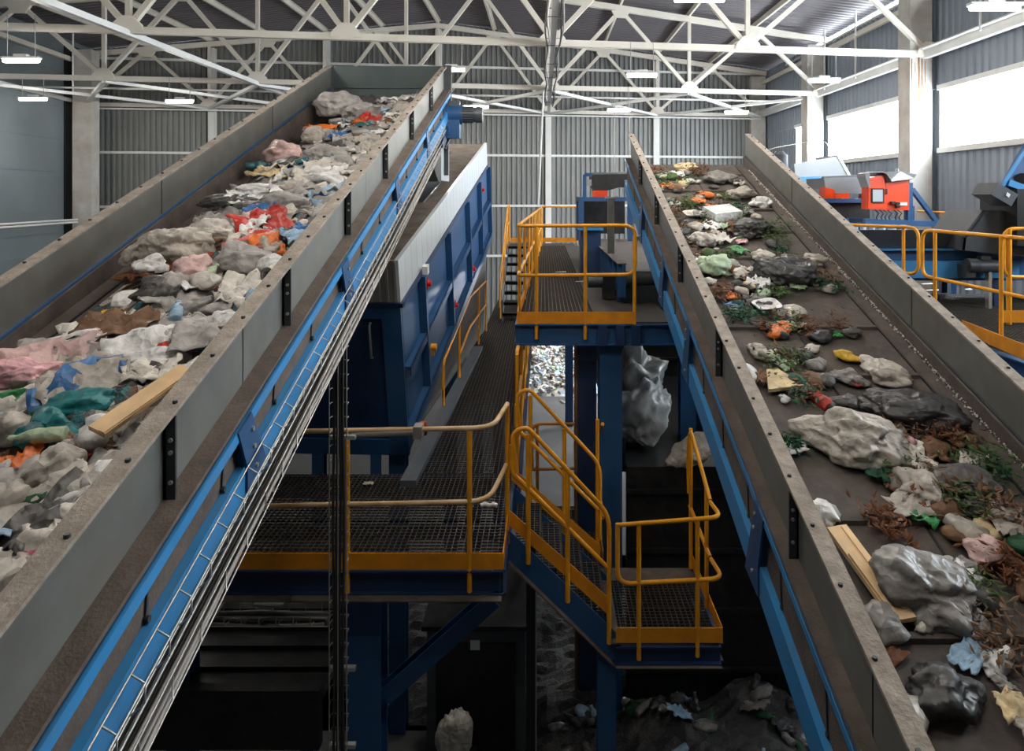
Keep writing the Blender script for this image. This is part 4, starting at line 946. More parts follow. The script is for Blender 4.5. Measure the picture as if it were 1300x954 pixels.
def wm(c):
    k = 'waste_'+c
    if k in MATS: return MATS[k]
    m = bpy.data.materials.new(k); m.use_nodes = True; nt = m.node_tree; N = nt.nodes; L = nt.links; b = N['Principled BSDF']
    col = PAL[c]; tc = N.new('ShaderNodeTexCoord')
    n = N.new('ShaderNodeTexNoise'); n.inputs['Scale'].default_value = 7; n.inputs['Detail'].default_value = 7; n.inputs['Roughness'].default_value = .65
    L.new(tc.outputs['Object'], n.inputs['Vector'])
    r = N.new('ShaderNodeValToRGB'); L.new(n.outputs['Fac'], r.inputs['Fac']); E_ = r.color_ramp.elements
    E_[0].position = .33; E_[0].color = (*[x*.62+.008 for x in col], 1); E_[1].position = .62; E_[1].color = (*[min(.85, x*1.12) for x in col], 1)
    L.new(r.outputs['Color'], b.inputs['Base Color'])
    film = c not in ('cream','brown','leaf','rust','tan','darkgreen')
    b.inputs['Roughness'].default_value = .42 if film else .65
    b.inputs['Specular IOR Level'].default_value = .55 if film else .3
    # crumpled surface: distorted cell edges
    w_ = N.new('ShaderNodeMix'); w_.data_type = 'RGBA'; w_.blend_type = 'ADD'; w_.inputs['Factor'].default_value = .12
    n2 = N.new('ShaderNodeTexNoise'); n2.inputs['Scale'].default_value = 9; L.new(tc.outputs['Object'], n2.inputs['Vector'])
    L.new(tc.outputs['Object'], w_.inputs[6]); L.new(n2.outputs['Color'], w_.inputs[7])
    v = N.new('ShaderNodeTexVoronoi'); v.inputs['Scale'].default_value = 15; L.new(w_.outputs[2], v.inputs['Vector'])
    bp = N.new('ShaderNodeBump'); bp.inputs['Strength'].default_value = .5 if film else .4; bp.inputs['Distance'].default_value = .025
    L.new(v.outputs['Distance'], bp.inputs['Height']); L.new(bp.outputs['Normal'], b.inputs['Normal'])
    if c == 'clear': b.inputs['Alpha'].default_value = .82
    MATS[k] = m
    return m
def fnoise(p, f, s): return noise.noise(Vector((p[0]*f+s, p[1]*f-s*.7, p[2]*f+s*1.3)))
SPH = {}
def ico(n):
    if n not in SPH:
        import bmesh
        bm = bmesh.new(); bmesh.ops.create_icosphere(bm, subdivisions=n, radius=1)
        bm.verts.ensure_lookup_table()
        SPH[n] = ([v.co.copy() for v in bm.verts], [tuple(v.index for v in f.verts) for f in bm.faces]); bm.free()
    return SPH[n]
def mesh_obj(name, vs, fs, m, smooth=True, mats2=None):
    me = bpy.data.meshes.new(name); me.from_pydata([tuple(v) for v in vs], [], fs)
    me.polygons.foreach_set('use_smooth', [smooth]*len(fs)); me.materials.append(m); me.update()
    o = bpy.data.objects.new(name, me); COL.objects.link(o); return o
def vor(p, f, s):
    return noise.voronoi(Vector((p[0]*f+s, p[1]*f-s*.7, p[2]*f+s*1.3)))[0]
def bag_mesh(L, W, H, lvl, seed, crump=1.0):
    vs, fs = ico(lvl); out = []
    two = lvl > 2
    for v in vs:
        a = fnoise(v, 1.2, seed)
        d1 = vor(v, 1.7, seed+9); k = 1+crump*(.55*a+.42*(d1[0]-.45))
        if two:
            d2 = vor(v, 3.6, seed+21); k += crump*.26*(d2[0]-.45)
        if lvl > 3:
            d3 = vor(v, 7.5, seed+33); k += crump*.13*(d3[0]-.45)
        p = v*k; z = p.z
        if z < -.35: z = -.35+(z+.35)*.25
        q = 1+.25*fnoise(v, .9, seed+40)
        out.append(Vector((p.x*L*.5*q, p.y*W*.5/q, z*H*.62)))
    return out, fs
def film_mesh(L, W, H, n, seed):
    vs = []; nx, ny = n, max(5, int(n*.8))
    for i in range(nx+1):
        for j in range(ny+1):
            u, v = i/nx-.5, j/ny-.5
            e = 1+.35*noise.noise(Vector((u*3+seed, v*3, 0)))
            z = H*(.5*noise.noise(Vector((u*4+seed, v*4, 3)))+.45*(1-2*abs(noise.noise(Vector((u*7+seed, v*7, 9)))))+.1)
            vs.append(Vector((u*L*e+.05*L*noise.noise(Vector((v*6,seed,1))), v*W*e+.06*W*noise.noise(Vector((u*6,seed,5))), z)))
    fs = [(i*(ny+1)+j,(i+1)*(ny+1)+j,(i+1)*(ny+1)+j+1,i*(ny+1)+j+1) for i in range(nx) for j in range(ny)]
    b = len(vs); vs2 = [v-Vector((0,0,.006)) for v in vs]
    fs2 = [tuple(b+k for k in reversed(f)) for f in fs]
    ring = [i*(ny+1) for i in range(nx+1)]+[nx*(ny+1)+j for j in range(1,ny+1)]+[i*(ny+1)+ny for i in range(nx-1,-1,-1)]+[j for j in range(ny-1,0,-1)]
    side = [(ring[k], b+ring[k], b+ring[(k+1)%len(ring)], ring[(k+1)%len(ring)]) for k in range(len(ring))]
    return vs+vs2, fs+fs2+side
def bottle_mesh(L, R_, seed, n=12):
    prof = [(-.5,.0),(-.5,.75),(-.47,.95),(-.2,1.0),(-.1,.9),(0,1.0),(.16,.98),(.30,.55),(.36,.36),(.42,.36),(.42,.42),(.5,.42),(.5,0)]
    vs = []
    for t, r in prof:
        q = 1+.18*noise.noise(Vector((t*5, seed, 0)))
        for k in range(n):
            a = 2*math.pi*k/n
            vs.append(Vector((t*L, math.cos(a)*r*R_*q, math.sin(a)*r*R_*(.8+.2*noise.noise(Vector((t*4, seed, 7)))))))
    fs = [(i*n+k, i*n+(k+1)%n, (i+1)*n+(k+1)%n, (i+1)*n+k) for i in range(len(prof)-1) for k in range(n)]
    return vs, fs
def leaf_mesh(L, W, H, seed, n=60):
    rnd = random.Random(seed); vs = []; fs = []
    n = int(n*4)
    for i in range(n):
        c = Vector((rnd.gauss(0,.25)*L, rnd.gauss(0,.25)*W, abs(rnd.gauss(.2,.25))*H))
        d = Vector((rnd.uniform(-1,1), rnd.uniform(-1,1), rnd.uniform(-.25,.4))).normalized()
        s = d.cross(Vector((rnd.uniform(-1,1),rnd.uniform(-1,1),1))).normalized()
        l = rnd.uniform(.012,.038); w = l*rnd.uniform(.15,.5); up = d.cross(s)*l*.12
        b = len(vs)
        vs += [c-d*l, c-d*l*.2+s*w+up, c+d*l, c-d*l*.2-s*w+up, c-d*l*.2-up*.5]
        fs += [(b,b+1,b+4),(b+1,b+2,b+4),(b+2,b+3,b+4),(b+3,b,b+4)]
    return vs, fs
def box_mesh(L, W, H, seed):
    b = MB(); n = 5
    rnd = random.Random(seed)
    b.box(-L/2, L/2, -W/2, W/2, 0, H)
    return [Vector(v)+Vector((rnd.uniform(-.06,.06)*L, rnd.uniform(-.06,.06)*W, rnd.uniform(-.1,.1)*H)) for v in b.v], b.f
def tray_mesh(L, W, H, seed):
    n = 20; vs = []
    for r, z in ((.0,.0),(.62,.0),(.9,.75),(1.0,.8),(1.0,.86),(.88,.82),(.58,.1),(0,.1)):
        for k in range(n):
            a = 2*math.pi*k/n; q = 1/(abs(math.cos(a))**4+abs(math.sin(a))**4)**.25
            vs.append(Vector((math.cos(a)*q*r*L/2, math.sin(a)*q*r*W/2, z*H+.04*L*noise.noise(Vector((a,seed,r))))))
    fs = [(i*n+k, i*n+(k+1)%n, (i+1)*n+(k+1)%n, (i+1)*n+k) for i in range(7) for k in range(n)]
    return vs, fs
def wedge_mesh(L, W, H, seed):
    b = MB(); b.prism([(-L/2,-W/2,0),(L/2,-W*.42,0),(.1*L,W/2,0),(-.2*L,W*.45,0)], (0,0,H))
    return [Vector(v) for v in b.v], b.f
SEED = [100]
def piece(kind, L, W, H, c, name, label, lvl=3, group=None, cat=None):
    SEED[0] += 1.37; s = SEED[0]; smooth = True
    if kind == 'bag': vs, fs = bag_mesh(L, W, H, lvl, s, 1.0 if L < .35 else .8)
    elif kind == 'film': vs, fs = film_mesh(L, W, H, 9+3*(lvl-2), s)
    elif kind == 'bottle': vs, fs = bottle_mesh(L, W/2, s)
    elif kind == 'leaf': vs, fs = leaf_mesh(L, W, H, int(s), 60 if lvl > 2 else 26); smooth = False
    elif kind == 'box': vs, fs = box_mesh(L, W, H, int(s)); smooth = False
    elif kind == 'tray': vs, fs = tray_mesh(L, W, H, s)
    elif kind == 'wedge': vs, fs = wedge_mesh(L, W, H, s); smooth = False
    o = mesh_obj(name, vs, fs, wm(c), smooth)
    return tag(o, label, cat or name.split('_')[-1], group)
def on_belt(zb, px, py, lift):
    b_ = zb(1)-zb(0); a_ = zb(0)
    d = (a_+lift)/((PY-py)/F-b_)
    return U(px, py, d)
def lay(o, p, slope, yaw, roll=0):
    M = Matrix.Translation(Vector((p.x, p.y, p.z+E))) @ Matrix.Rotation(math.atan(slope), 4, 'X') @ Matrix.Rotation(yaw, 4, 'Z') @ Matrix.Rotation(roll, 4, 'X')
    lo, hi = (-3.2, -1.585) if p.x < 0 else (1.40, 3.05)
    xs_ = [(M @ v.co).x for v in o.data.vertices]
    dx = min(0, hi-max(xs_)) or max(0, lo-min(xs_))
    o.matrix_world = Matrix.Translation((dx, 0, 0)) @ M
KNAME = {'bag':'plastic_bag','film':'plastic_film','bottle':'plastic_bottle','leaf':'leaf_clump','box':'carton','tray':'food_tray','wedge':'cardboard_piece'}
def put(zb, sl, spec):
    for (kind, c, px, py, w, h, yaw, lab, *nm) in spec:
        p = on_belt(zb, px, py, .12)
        d = p.y
        L = w*d/F; Wd = max(.05, h*d/F*1.15)
        H = {'bag':min(L,Wd)*(.75 if zb is lzb else .52),'film':min(L,Wd)*.35,'leaf':min(L,Wd)*.5,'box':min(L,Wd)*.4,'tray':min(L,Wd)*.25,'wedge':.03,'bottle':0}[kind]
        lift = .02 if kind in ('leaf','box','tray','wedge') else H*.28
        p2 = on_belt(zb, px, py, lift+ (.16 if zb is lzb else .02))
        o = piece(kind, L, Wd, H, c, nm[0] if nm else KNAME[kind], lab, 5 if L > .42 else 4 if L > .2 else 3)
        lay(o, p2, sl, yaw)
# bed of fine scraps
def bed(zb, sl, x0, x1, y0, y1, hfun, m, label, nx=36, ny=200):
    vs = []
    for i in range(nx+1):
        for j in range(ny+1):
            x = x0+(x1-x0)*i/nx; y = y0+(y1-y0)*j/ny
            h = hfun((x-x0)/(x1-x0), y)
            h *= .55+.6*abs(noise.noise(Vector((x*6,y*6,2))))+.45*noise.noise(Vector((x*2.1,y*2.1,5)))+.35*abs(noise.noise(Vector((x*16,y*16,8))))
            vs.append(Vector((x, y, zb(y)+max(h, -.02)+E)))
    fs = [(i*(ny+1)+j,(i+1)*(ny+1)+j,(i+1)*(ny+1)+j+1,i*(ny+1)+j+1) for i in range(nx) for j in range(ny)]
    o = mesh_obj('shredded_scraps', vs, fs, m, False)
    return tag(o, label, 'waste', None, 'stuff')
def scrapmat(name, cols, scale=14):
    m = bpy.data.materials.new(name); m.use_nodes = True; nt = m.node_tree; N = nt.nodes; L = nt.links
    tc = N.new('ShaderNodeTexCoord'); v = N.new('ShaderNodeTexVoronoi'); v.inputs['Scale'].default_value = scale
    L.new(tc.outputs['Object'], v.inputs['Vector'])
    r = N.new('ShaderNodeValToRGB'); r.color_ramp.interpolation = 'CONSTANT'
    while len(r.color_ramp.elements) < len(cols): r.color_ramp.elements.new(.5)
    for i, c in enumerate(cols):
        r.color_ramp.elements[i].position = i/len(cols); r.color_ramp.elements[i].color = (*c, 1)
    s = N.new('ShaderNodeSeparateColor'); L.new(v.outputs['Color'], s.inputs[0]); L.new(s.outputs[0], r.inputs['Fac'])
    b = N['Principled BSDF']; L.new(r.outputs['Color'], b.inputs['Base Color']); b.inputs['Roughness'].default_value = .7
    n = N.new('ShaderNodeTexNoise'); n.inputs['Scale'].default_value = 45; L.new(tc.outputs['Object'], n.inputs['Vector'])
    bp = N.new('ShaderNodeBump'); bp.inputs['Strength'].default_value = .6; bp.inputs['Distance'].default_value = .03
    L.new(n.outputs['Fac'], bp.inputs['Height']); L.new(bp.outputs['Normal'], b.inputs['Normal'])
    return m
P_ = PAL
M_scrapL = scrapmat('scraps_mixed_light', [P_['charcoal'],P_['dirtywhite'],P_['grey'],P_['brown'],P_['clear'],P_['dark'],P_['offwhite'],P_['grey'],P_['darkteal'],P_['rust']])
M_scrapR = scrapmat('scraps_mixed_dark', [P_['charcoal'],P_['brown'],P_['dark'],P_['leaf'],P_['dirtywhite'],P_['brown'],P_['darkgreen'],P_['grey']], 18)
def hL(u, y):   # pile thins out towards the far skirt
    return .27*min(1, max(0, (u-.02)/.30))*(.62+.42*u)
bed(lzb, .345, -3.08, -1.6, 1.6, 10.9, hL, M_scrapL, 'bed of small shredded scraps under the plastic bags')

left = [
 ('bag','clear',425,136,44,34,.2,'crumpled clear bag topmost of the heap against the tall end plate'),
 ('bag','clear',462,143,44,22,.4,'translucent grey bag lying along the foot of the tall end plate'),
 ('bag','clear',507,138,16,22,.0,'small upright clear bag by the head of the visible side wall'),
 ('film','orange',408,163,38,16,.1,'bright orange film scrap near the top of the bag heap'),
 ('film','blue',424,173,36,20,.1,'dark blue film sheet below the orange scrap near the heap top'),
 ('film','white',444,158,26,14,.6,'flat white sheet near the heap top beside the orange scrap'),
 ('bag','dirtywhite',398,175,36,20,1.2,'dirty white bag under the dark blue film near the top'),
 ('film','red',444,183,34,14,.3,'dull red film by the visible side wall near the heap top'),
 ('film','green',447,213,26,14,.2,'bright green film beside the side wall high on the heap'),
 ('film','red',441,225,26,10,.1,'red wrapper just below the bright green film'),
 ('film','cream',347,222,54,26,-.3,'creamy yellow printed bag at the far edge of the heap'),
 ('film','blue',381,217,36,18,.1,'blue and white packet beside the creamy yellow bag'),
 ('bag','palepink',360,195,40,28,.5,'pale pinkish clear bag at the far edge high on the heap'),
 ('film','pink',390,196,24,14,.9,'bright pink film high in the middle of the heap'),
 ('bag','white',333,243,62,18,.25,'long white sheet bag below the creamy yellow bag'),
 ('bag','clear',415,200,50,26,.2,'clear crumpled bag high in the middle of the heap'),
 ('bag','charcoal',288,258,52,18,.2,'dark grey bag at the far belt edge above the pink film'),
 ('bottle','darkteal',327,210,28,11,.3,'dark teal bottle lying at the far belt edge by the pale bag'),
 ('film','pink',289,288,30,18,.3,'pink film scrap above the large translucent bag'),
 ('bag','charcoal',330,265,56,24,.3,'charcoal bag in the middle of the heap below the white sheet bag'),
 ('bag','clear',366,262,60,30,.2,'pale clear bag near the middle of the heap by the side wall'),
 ('bag','dirtywhite',215,315,78,46,.35,'large dirty white translucent bag at the far belt edge'),
 ('bag','offwhite',268,300,66,30,.2,'off-white bag beside the large translucent bag'),
 ('bag','white',190,340,36,22,.1,'small white lobe-shaped bag below the large translucent bag'),
 ('bag','clear',302,332,56,34,.4,'clear crinkled bag in mid heap under the off-white bag'),
 ('bag','palepink',240,350,46,42,.2,'pinkish grey crumpled bag in mid heap'),
 ('bag','dirtywhite',335,318,40,26,-.6,'dirty white bag close to the side wall in mid heap'),
 ('film','red',252,325,40,8,.3,'thin dark red strip across the off-white bag'),
 ('film','yellow',361,328,16,16,.1,'yellow orange wrapper against the side wall in mid heap'),
 ('film','green',319,370,13,22,.0,'small bright green packet against the side wall'),
 ('film','orange',240,380,14,20,.4,'small orange wrapper in mid heap above the grey stone-like bag'),
 ('bag','grey',248,396,54,26,.9,'grey stone-like bag in the middle of the heap'),
 ('bag','charcoal',203,372,56,36,.3,'charcoal grey bag at the far belt edge'),
 ('bag','clear',290,395,50,30,.6,'clear crumpled bag next to the grey stone-like bag'),
 ('film','yellow',137,398,20,12,.1,'orange yellow wrapper at the far belt edge'),
 ('film','green',175,407,34,14,.1,'bright green flattened bottle on the far belt half'),
 ('bag','lightblue',131,412,34,14,.1,'light blue packet at the far belt edge'),
 ('bag','white',105,437,74,30,.35,'smooth white bag at the far belt edge above the pink bags'),
 ('film','blue',175,440,68,24,.3,'blue film sheet lying across the heap'),
 ('film','orange',183,446,22,16,.6,'orange crumpled scrap on the blue film sheet'),
 ('bag','white',196,461,64,26,.15,'white printed packet with a smooth puffed shape'),
 ('bag','dirtywhite',130,470,44,44,1.3,'dirty white bag between the white printed packet and the pink bags'),
 ('film','darkteal',272,437,42,36,.5,'dark teal film sheet against the side wall'),
 ('bag','grey',250,425,34,36,1.1,'grey box-like bag beside the dark teal film'),
 ('bag','clear',215,500,40,50,1.2,'crinkled clear grey bag against the side wall'),
 ('bag','pink',25,480,100,36,.25,'large soft pink bag at the far belt edge'),
 ('film','magenta',62,456,24,14,.7,'magenta film scrap on top of the large pink bag'),
 ('bag','white',45,456,46,16,.1,'white bag lying above the large pink bag'),
 ('film','yellow',163,478,44,16,-.4,'yellow orange torn wrapper beside the wooden slat'),
 ('bag','teal',103,519,84,34,.2,'upper of two glossy teal bags'),
 ('bag','teal',62,549,66,36,.1,'lower of two glossy teal bags'),
 ('bag','green',22,508,60,22,.3,'dark green bag at the picture edge above the teal bags'),
 ('bag','charcoal',60,522,46,22,.3,'charcoal bag beside the upper teal bag'),
 ('film','lightblue',82,562,44,22,.9,'striped blue and white packet below the teal bags'),
 ('bag','dirtywhite',15,545,50,40,.3,'dirty cream bag at the picture edge beside the teal bags'),
 ('bag','white',140,548,50,60,1.2,'white ribbed bag below the wooden slat'),
 ('film','red',118,570,44,36,.5,'dark red bag lying on the white ribbed bag'),
 ('bag','blue',196,541,30,34,1.0,'blue bag squeezed against the side wall'),
 ('film','orange',18,600,66,50,.9,'orange red film at the picture edge'),
 ('bag','darkgreen',62,645,70,36,.2,'dark green bag under the grey sacking'),
 ('bag','dirtywhite',75,605,60,56,1.0,'dirty white sacking beside the orange red film'),
 ('bag','white',128,632,70,60,.8,'big white bag against the side wall near the lowest belt'),
 ('film','purple',107,608,42,14,.4,'purple film scrap between white bags'),
 ('film','yellow',152,592,22,24,.9,'yellow orange packet against the side wall'),
 ('film','rust',55,700,100,46,.3,'rust orange bag on the lowest visible belt'),
 ('bag','white',40,690,80,30,.5,'white flat bag above the magenta sack'),
 ('bag','magenta',22,735,70,46,.3,'dull magenta sack at the picture edge'),
 ('bag','brown',60,762,60,46,.5,'dark brown bag at the lowest visible edge'),
 ('bag','dirtywhite',12,640,60,50,.5,'dirty white bag at the picture edge below the orange film'),
]
put(lzb, .345, left)
# wooden slat
b = MB(); b.box(-.26,.26,-.045,.045,-.012,.012); b.box(-.26,.26,-.04,-.01,.012,.018)
o = mesh_obj('wood_offcut', [Vector(v) for v in b.v], b.f, M_wood, False)
p = on_belt(lzb, 184, 506, .34); lay(o, p, .345, math.radians(72), .25)
tag(o, 'pale wooden slat sticking out of the bag heap', 'wood')
# smaller pieces filling the heap
fill_cols = [('clear',.2),('dirtywhite',.13),('grey',.09),('offwhite',.18),('white',.19),('charcoal',.07),('brown',.03),('lightblue',.035),('palepink',.035),('rust',.02),('darkteal',.025),('red',.02),('blue',.02),('orange',.015)]
CN = {'clear':'clear','dirtywhite':'dirty white','grey':'grey','offwhite':'off-white','white':'white','charcoal':'charcoal','brown':'brown','lightblue':'light blue','palepink':'pale pink','rust':'rust coloured','darkteal':'dark teal','red':'red','blue':'blue','leaf':'green','dark':'black','darkgreen':'dark green','palegreen':'pale green','cream':'cream','orange':'orange'}
def pick(cols):
    r = random.random()*sum(w for _, w in cols)
    for c, w in cols:
        r -= w
        if r <= 0: return c
    return cols[-1][0]
zone = lambda y: 'far up the belt' if y > 7.5 else ('halfway along the belt' if y > 4.6 else 'low on the belt')
for i in range(300):
    y = 1.9+8.9*(random.random()**1.15); u = min(.99, .06+.94*random.random()**.75)
    x = -3.05+1.43*u
    c = pick(fill_cols); kind = random.choice(['bag','film','film'])
    s = random.uniform(.09,.25) if kind == 'bag' else random.uniform(.12,.34)
    H = s*.5 if kind == 'bag' else s*.3
    nm = 'plastic_bag' if kind == 'bag' else 'plastic_film'
    lab = ('small crumpled %s bag in the plastic heap, %s' if kind == 'bag' else 'small %s film scrap in the plastic heap, %s') % (CN[c], zone(y))
    o = piece(kind, s*random.uniform(1,1.5), s, H, c, nm, lab, 3 if s > .2 else 2, '%s %s pieces %s' % (CN[c], kind, zone(y)))
    p = Vector((x, y, lzb(y)+hL((x+3.08)/1.48, y)*.75+H*.2+random.uniform(0,.05)))
    lay(o, p, .345, random.uniform(0, 6.3), random.uniform(-.5,.5))
for i in range(22):
    y = random.uniform(2.6, 10.2); x = random.uniform(-2.95,-1.72); c = random.choice(['clear','lightblue','darkteal','white','palegreen'])
    o = piece('bottle', .24, .08, 0, c, 'plastic_bottle', 'crushed %s plastic bottle lying in the plastic heap, %s' % (CN[c], zone(y)), 3, 'crushed %s bottles %s' % (CN[c], zone(y)))
    lay(o, Vector((x, y, lzb(y)+hL((x+3.08)/1.48, y)*.8+.06)), .345, random.uniform(0,6.3), 0)

# ---- second belt: sparse waste
right = [
 ('bag','grey',913,226,36,22,.2,'smooth brownish grey bag near the head of the cleated belt'),
 ('bag','cream',872,213,26,14,.2,'cream sheet at the very head of the cleated belt'),
 ('bag','dirtywhite',940,246,38,22,.4,'creamy crumpled bag right of the white carton, near the belt head'),
 ('box','white',916,277,40,30,.3,'square white carton high on the cleated belt'),
 ('tray','offwhite',880,274,26,18,.2,'pale food tray beside the white carton'),
 ('film','orange',886,256,16,14,.3,'orange wrapper near the belt head'),
 ('film','orange',904,262,12,14,1.0,'small orange red scrap left of the white carton'),
 ('leaf','leaf',868,262,40,24,.2,'clump of green leaves near the belt head'),
 ('leaf','leaf',985,292,60,34,.3,'large clump of long green leaves high on the cleated belt'),
 ('bag','dark',955,292,56,30,.4,'black bag beside the long green leaves'),
 ('bag','white',966,258,22,20,.4,'white crumpled bag near the far skirt high up the belt'),
 ('bag','palegreen',906,338,42,38,1.1,'pale green translucent bag on the cleated belt'),
 ('film','green',937,318,18,18,.5,'bright green wrapper beside the pale green bag'),
 ('bag','dirtywhite',893,305,30,24,.4,'dirty white bag above the pale green bag'),
 ('film','pink',941,307,16,10,.3,'small pink scrap beside the bright green wrapper'),
 ('bag','dark',1000,348,66,46,-.6,'glossy black bag midway up the cleated belt'),
 ('bag','offwhite',968,325,26,20,.3,'off-white bag touching the glossy black bag'),
 ('bag','dirtywhite',1034,330,30,18,-.6,'dirty white bag near the far skirt beside the black bag'),
 ('leaf','brown',1028,352,44,26,.3,'brown leaves beside the glossy black bag'),
 ('film','orange',926,376,16,16,.3,'orange scrap on the belt left of the white disc'),
 ('film','blue',931,388,22,12,.3,'bright blue scrap under the orange scrap'),
 ('bag','cream',953,364,14,20,.3,'small cream bag midway on the cleated belt'),
 ('bag','palegreen',968,373,20,14,.3,'pale green scrap bag next to the cream one'),
 ('tray','white',973,391,36,24,.2,'white plastic dish on the cleated belt'),
 ('leaf','darkgreen',943,402,52,30,.2,'dark leaf clump below the white plastic dish'),
 ('tray','teal',985,418,26,18,.2,'teal lid on the cleated belt'),
 ('film','green',1056,425,22,12,.2,'green scrap beside a cleat on the belt'),
 ('bag','charcoal',1083,423,26,16,.2,'charcoal bag on a cleat near the far skirt'),
 ('bag','dirtywhite',963,446,22,30,.3,'dirty white bag near the visible side wall above the cardboard'),
 ('film','palegreen',990,458,26,36,.4,'pale green film above the cardboard wedge'),
 ('wedge','cream',990,484,50,40,.1,'cream cardboard wedge lying on the cleated belt'),
 ('bag','yellow',1073,452,30,16,-.4,'yellow packet midway across the belt'),
 ('bag','offwhite',1115,466,44,26,-.6,'off-white crumpled paper beside the yellow packet'),
 ('bag','dirtywhite',1135,482,44,28,-.3,'dirty white crumpled bag beneath the off-white paper'),
 ('bag','grey',1080,480,40,22,-.4,'grey paper bag with a red scrap on it'),
 ('film','red',1086,487,14,14,.4,'small red scrap on the grey paper bag'),
 ('bottle','red',1038,506,44,18,2.0,'red and white bottle on the cleated belt'),
 ('bag','white',951,474,20,28,.2,'white bag against the visible side wall beside the cardboard wedge'),
 ('bag','dirtywhite',1085,556,110,76,-.5,'large beige white bag low on the cleated belt'),
 ('bag','dark',1160,522,110,56,-.4,'large black bag low on the cleated belt'),
 ('bag','pink',1146,560,24,26,.4,'small pink bag beside the large beige bag'),
 ('leaf','rust',1205,555,70,46,.3,'rust brown leaf clump beyond the large black bag'),
 ('leaf','leaf',1245,585,80,50,.3,'green leaf clump by the far skirt low on the belt'),
 ('film','white',1010,570,30,16,.2,'flat white scrap beside the large beige bag'),
 ('bag','white',1045,651,26,34,.6,'small white bag near the visible side wall low on the belt'),
 ('bag','dirtywhite',1168,618,56,42,-.6,'white bag with red patches below the beige bag'),
 ('film','red',1180,610,26,20,.3,'red film on the white bag below the beige one'),
 ('film','green',1178,655,30,34,-.8,'green wrapper low on the belt'),
 ('leaf','rust',1125,665,44,60,.3,'orange brown peelings beside the wooden board'),
 ('bag','grey',1165,745,120,80,-.6,'large brownish grey sack beside the wooden board'),
 ('bag','grey',1120,790,50,50,-.6,'grey bag under the end of the wooden board'),
 ('bag','palepink',1250,700,46,50,-.8,'pale pinkish bag low on the belt by the far side'),
 ('film','white',1225,740,34,44,-.8,'white torn sheet beside the brownish grey sack'),
 ('film','lightblue',1232,830,34,56,-.9,'blue and white wrapper at the lowest belt part'),
 ('bag','white',1268,838,30,44,-.9,'white cup-like bag at the lowest belt part'),
 ('film','rust',1128,838,22,50,-1.0,'orange film against the visible side wall at the lowest belt part'),
 ('bag','offwhite',1176,790,24,36,-.9,'off-white scrap bag beside the brownish grey sack'),
 ('leaf','leaf',1220,640,70,50,.3,'green leaf clump low on the belt among brown peelings'),
 ('bag','charcoal',1230,615,80,40,-.5,'charcoal bag low on the belt by the far skirt'),
 ('leaf','brown',1270,650,70,60,.3,'dark brown leaf heap by the far skirt at the picture edge'),
 ('leaf','rust',1272,720,60,60,.2,'rust brown peelings at the picture edge'),
 ('bag','dark',1200,880,80,60,.2,'black bag at the lowest belt part'),
 ('bag','dirtywhite',1140,905,60,50,.2,'dirty white bag at the lowest belt part by the side wall'),
]
put(rzb, .348, right)
b = MB(); b.box(-.30,.30,-.06,.06,-.014,.014); b.box(-.31,.10,.03,.055,.014,.03); b.box(-.25,.29,-.05,-.02,.014,.02)
o = mesh_obj('wood_offcut', [Vector(v) for v in b.v], b.f, M_wood, False)
p = on_belt(rzb, 1102, 725, .06); lay(o, p, .348, math.radians(100))
tag(o, 'pale splintered wooden board low on the cleated belt', 'wood')
fillR = [('leaf',.17),('brown',.24),('dirtywhite',.14),('offwhite',.06),('dark',.13),('charcoal',.13),('darkgreen',.07),('grey',.1),('palegreen',.03),('cream',.03),('rust',.035),('white',.05),('orange',.015)]
for i in range(360):
    y = 1.9+8.8*random.random()**1.1; x = 1.52+1.3*min(1,max(0,random.gauss(.62 if y < 5.2 else .42,.26)))
    if noise.noise(Vector((x*1.5,y*.8,4))) < -.12 and 5 < y < 8: continue
    if y < 4.6 and x < 2.0 and random.random() < .6: continue
    c = pick(fillR)
    kind = 'leaf' if c in ('leaf','brown','darkgreen','rust') and random.random() < .6 else random.choice(['bag','film'])
    if kind == 'film' and random.random() < .35: kind = 'bag'
    s = random.uniform(.05,.19) if kind != 'leaf' else random.uniform(.16,.36)
    H = s*.45
    nm = 'paper_scrap' if kind == 'film' and c in ('brown','dirtywhite','offwhite','cream','grey','rust') else KNAME[kind]  # these are plastic film pieces too, only named apart from the others
    lab = {'leaf':'small clump of %s leaves on the cleated belt, %s','bag':'small crumpled %s bag on the cleated belt, %s','film':'small %s '+('paper' if nm == 'paper_scrap' else 'film')+' scrap on the cleated belt, %s'}[kind] % (CN[c], zone(y))
    o = piece(kind, s*random.uniform(1,1.4), s, H, c, nm, lab, 2, '%s %s on cleated belt %s' % (CN[c], kind, zone(y)))
    lay(o, Vector((x, y, rzb(y)+.02+(H*.22 if kind == 'bag' else .02))), .348, random.uniform(0,6.3), 0)

# ---- waste on the hall floor
def mound(name, cx, cy, rx, ry, h, m, label, n=50):
    vs = []
    for i in range(n+1):
        for j in range(n+1):
            u, v = i/n*2-1, j/n*2-1
            r = min(1, math.hypot(u, v)); hh = h*(1-r*r)*(.8+.4*noise.noise(Vector((u*3,v*3,cx))))+.12*abs(noise.noise(Vector((u*14,v*14,cy))))*(1 if r < 1 else 0)
            vs.append(Vector((cx+u*rx, cy+v*ry, max(0,hh))))
    fs = [(i*(n+1)+j,(i+1)*(n+1)+j,(i+1)*(n+1)+j+1,i*(n+1)+j+1) for i in range(n) for j in range(n)]
    o = mesh_obj(name, vs, fs, m, False); return tag(o, label, 'waste', None, 'stuff')
M_heapA = scrapmat('scraps_bottles', [P_['dirtywhite'],P_['clear'],P_['grey'],P_['charcoal'],P_['lightblue'],P_['offwhite'],P_['brown'],P_['clear']], 9)
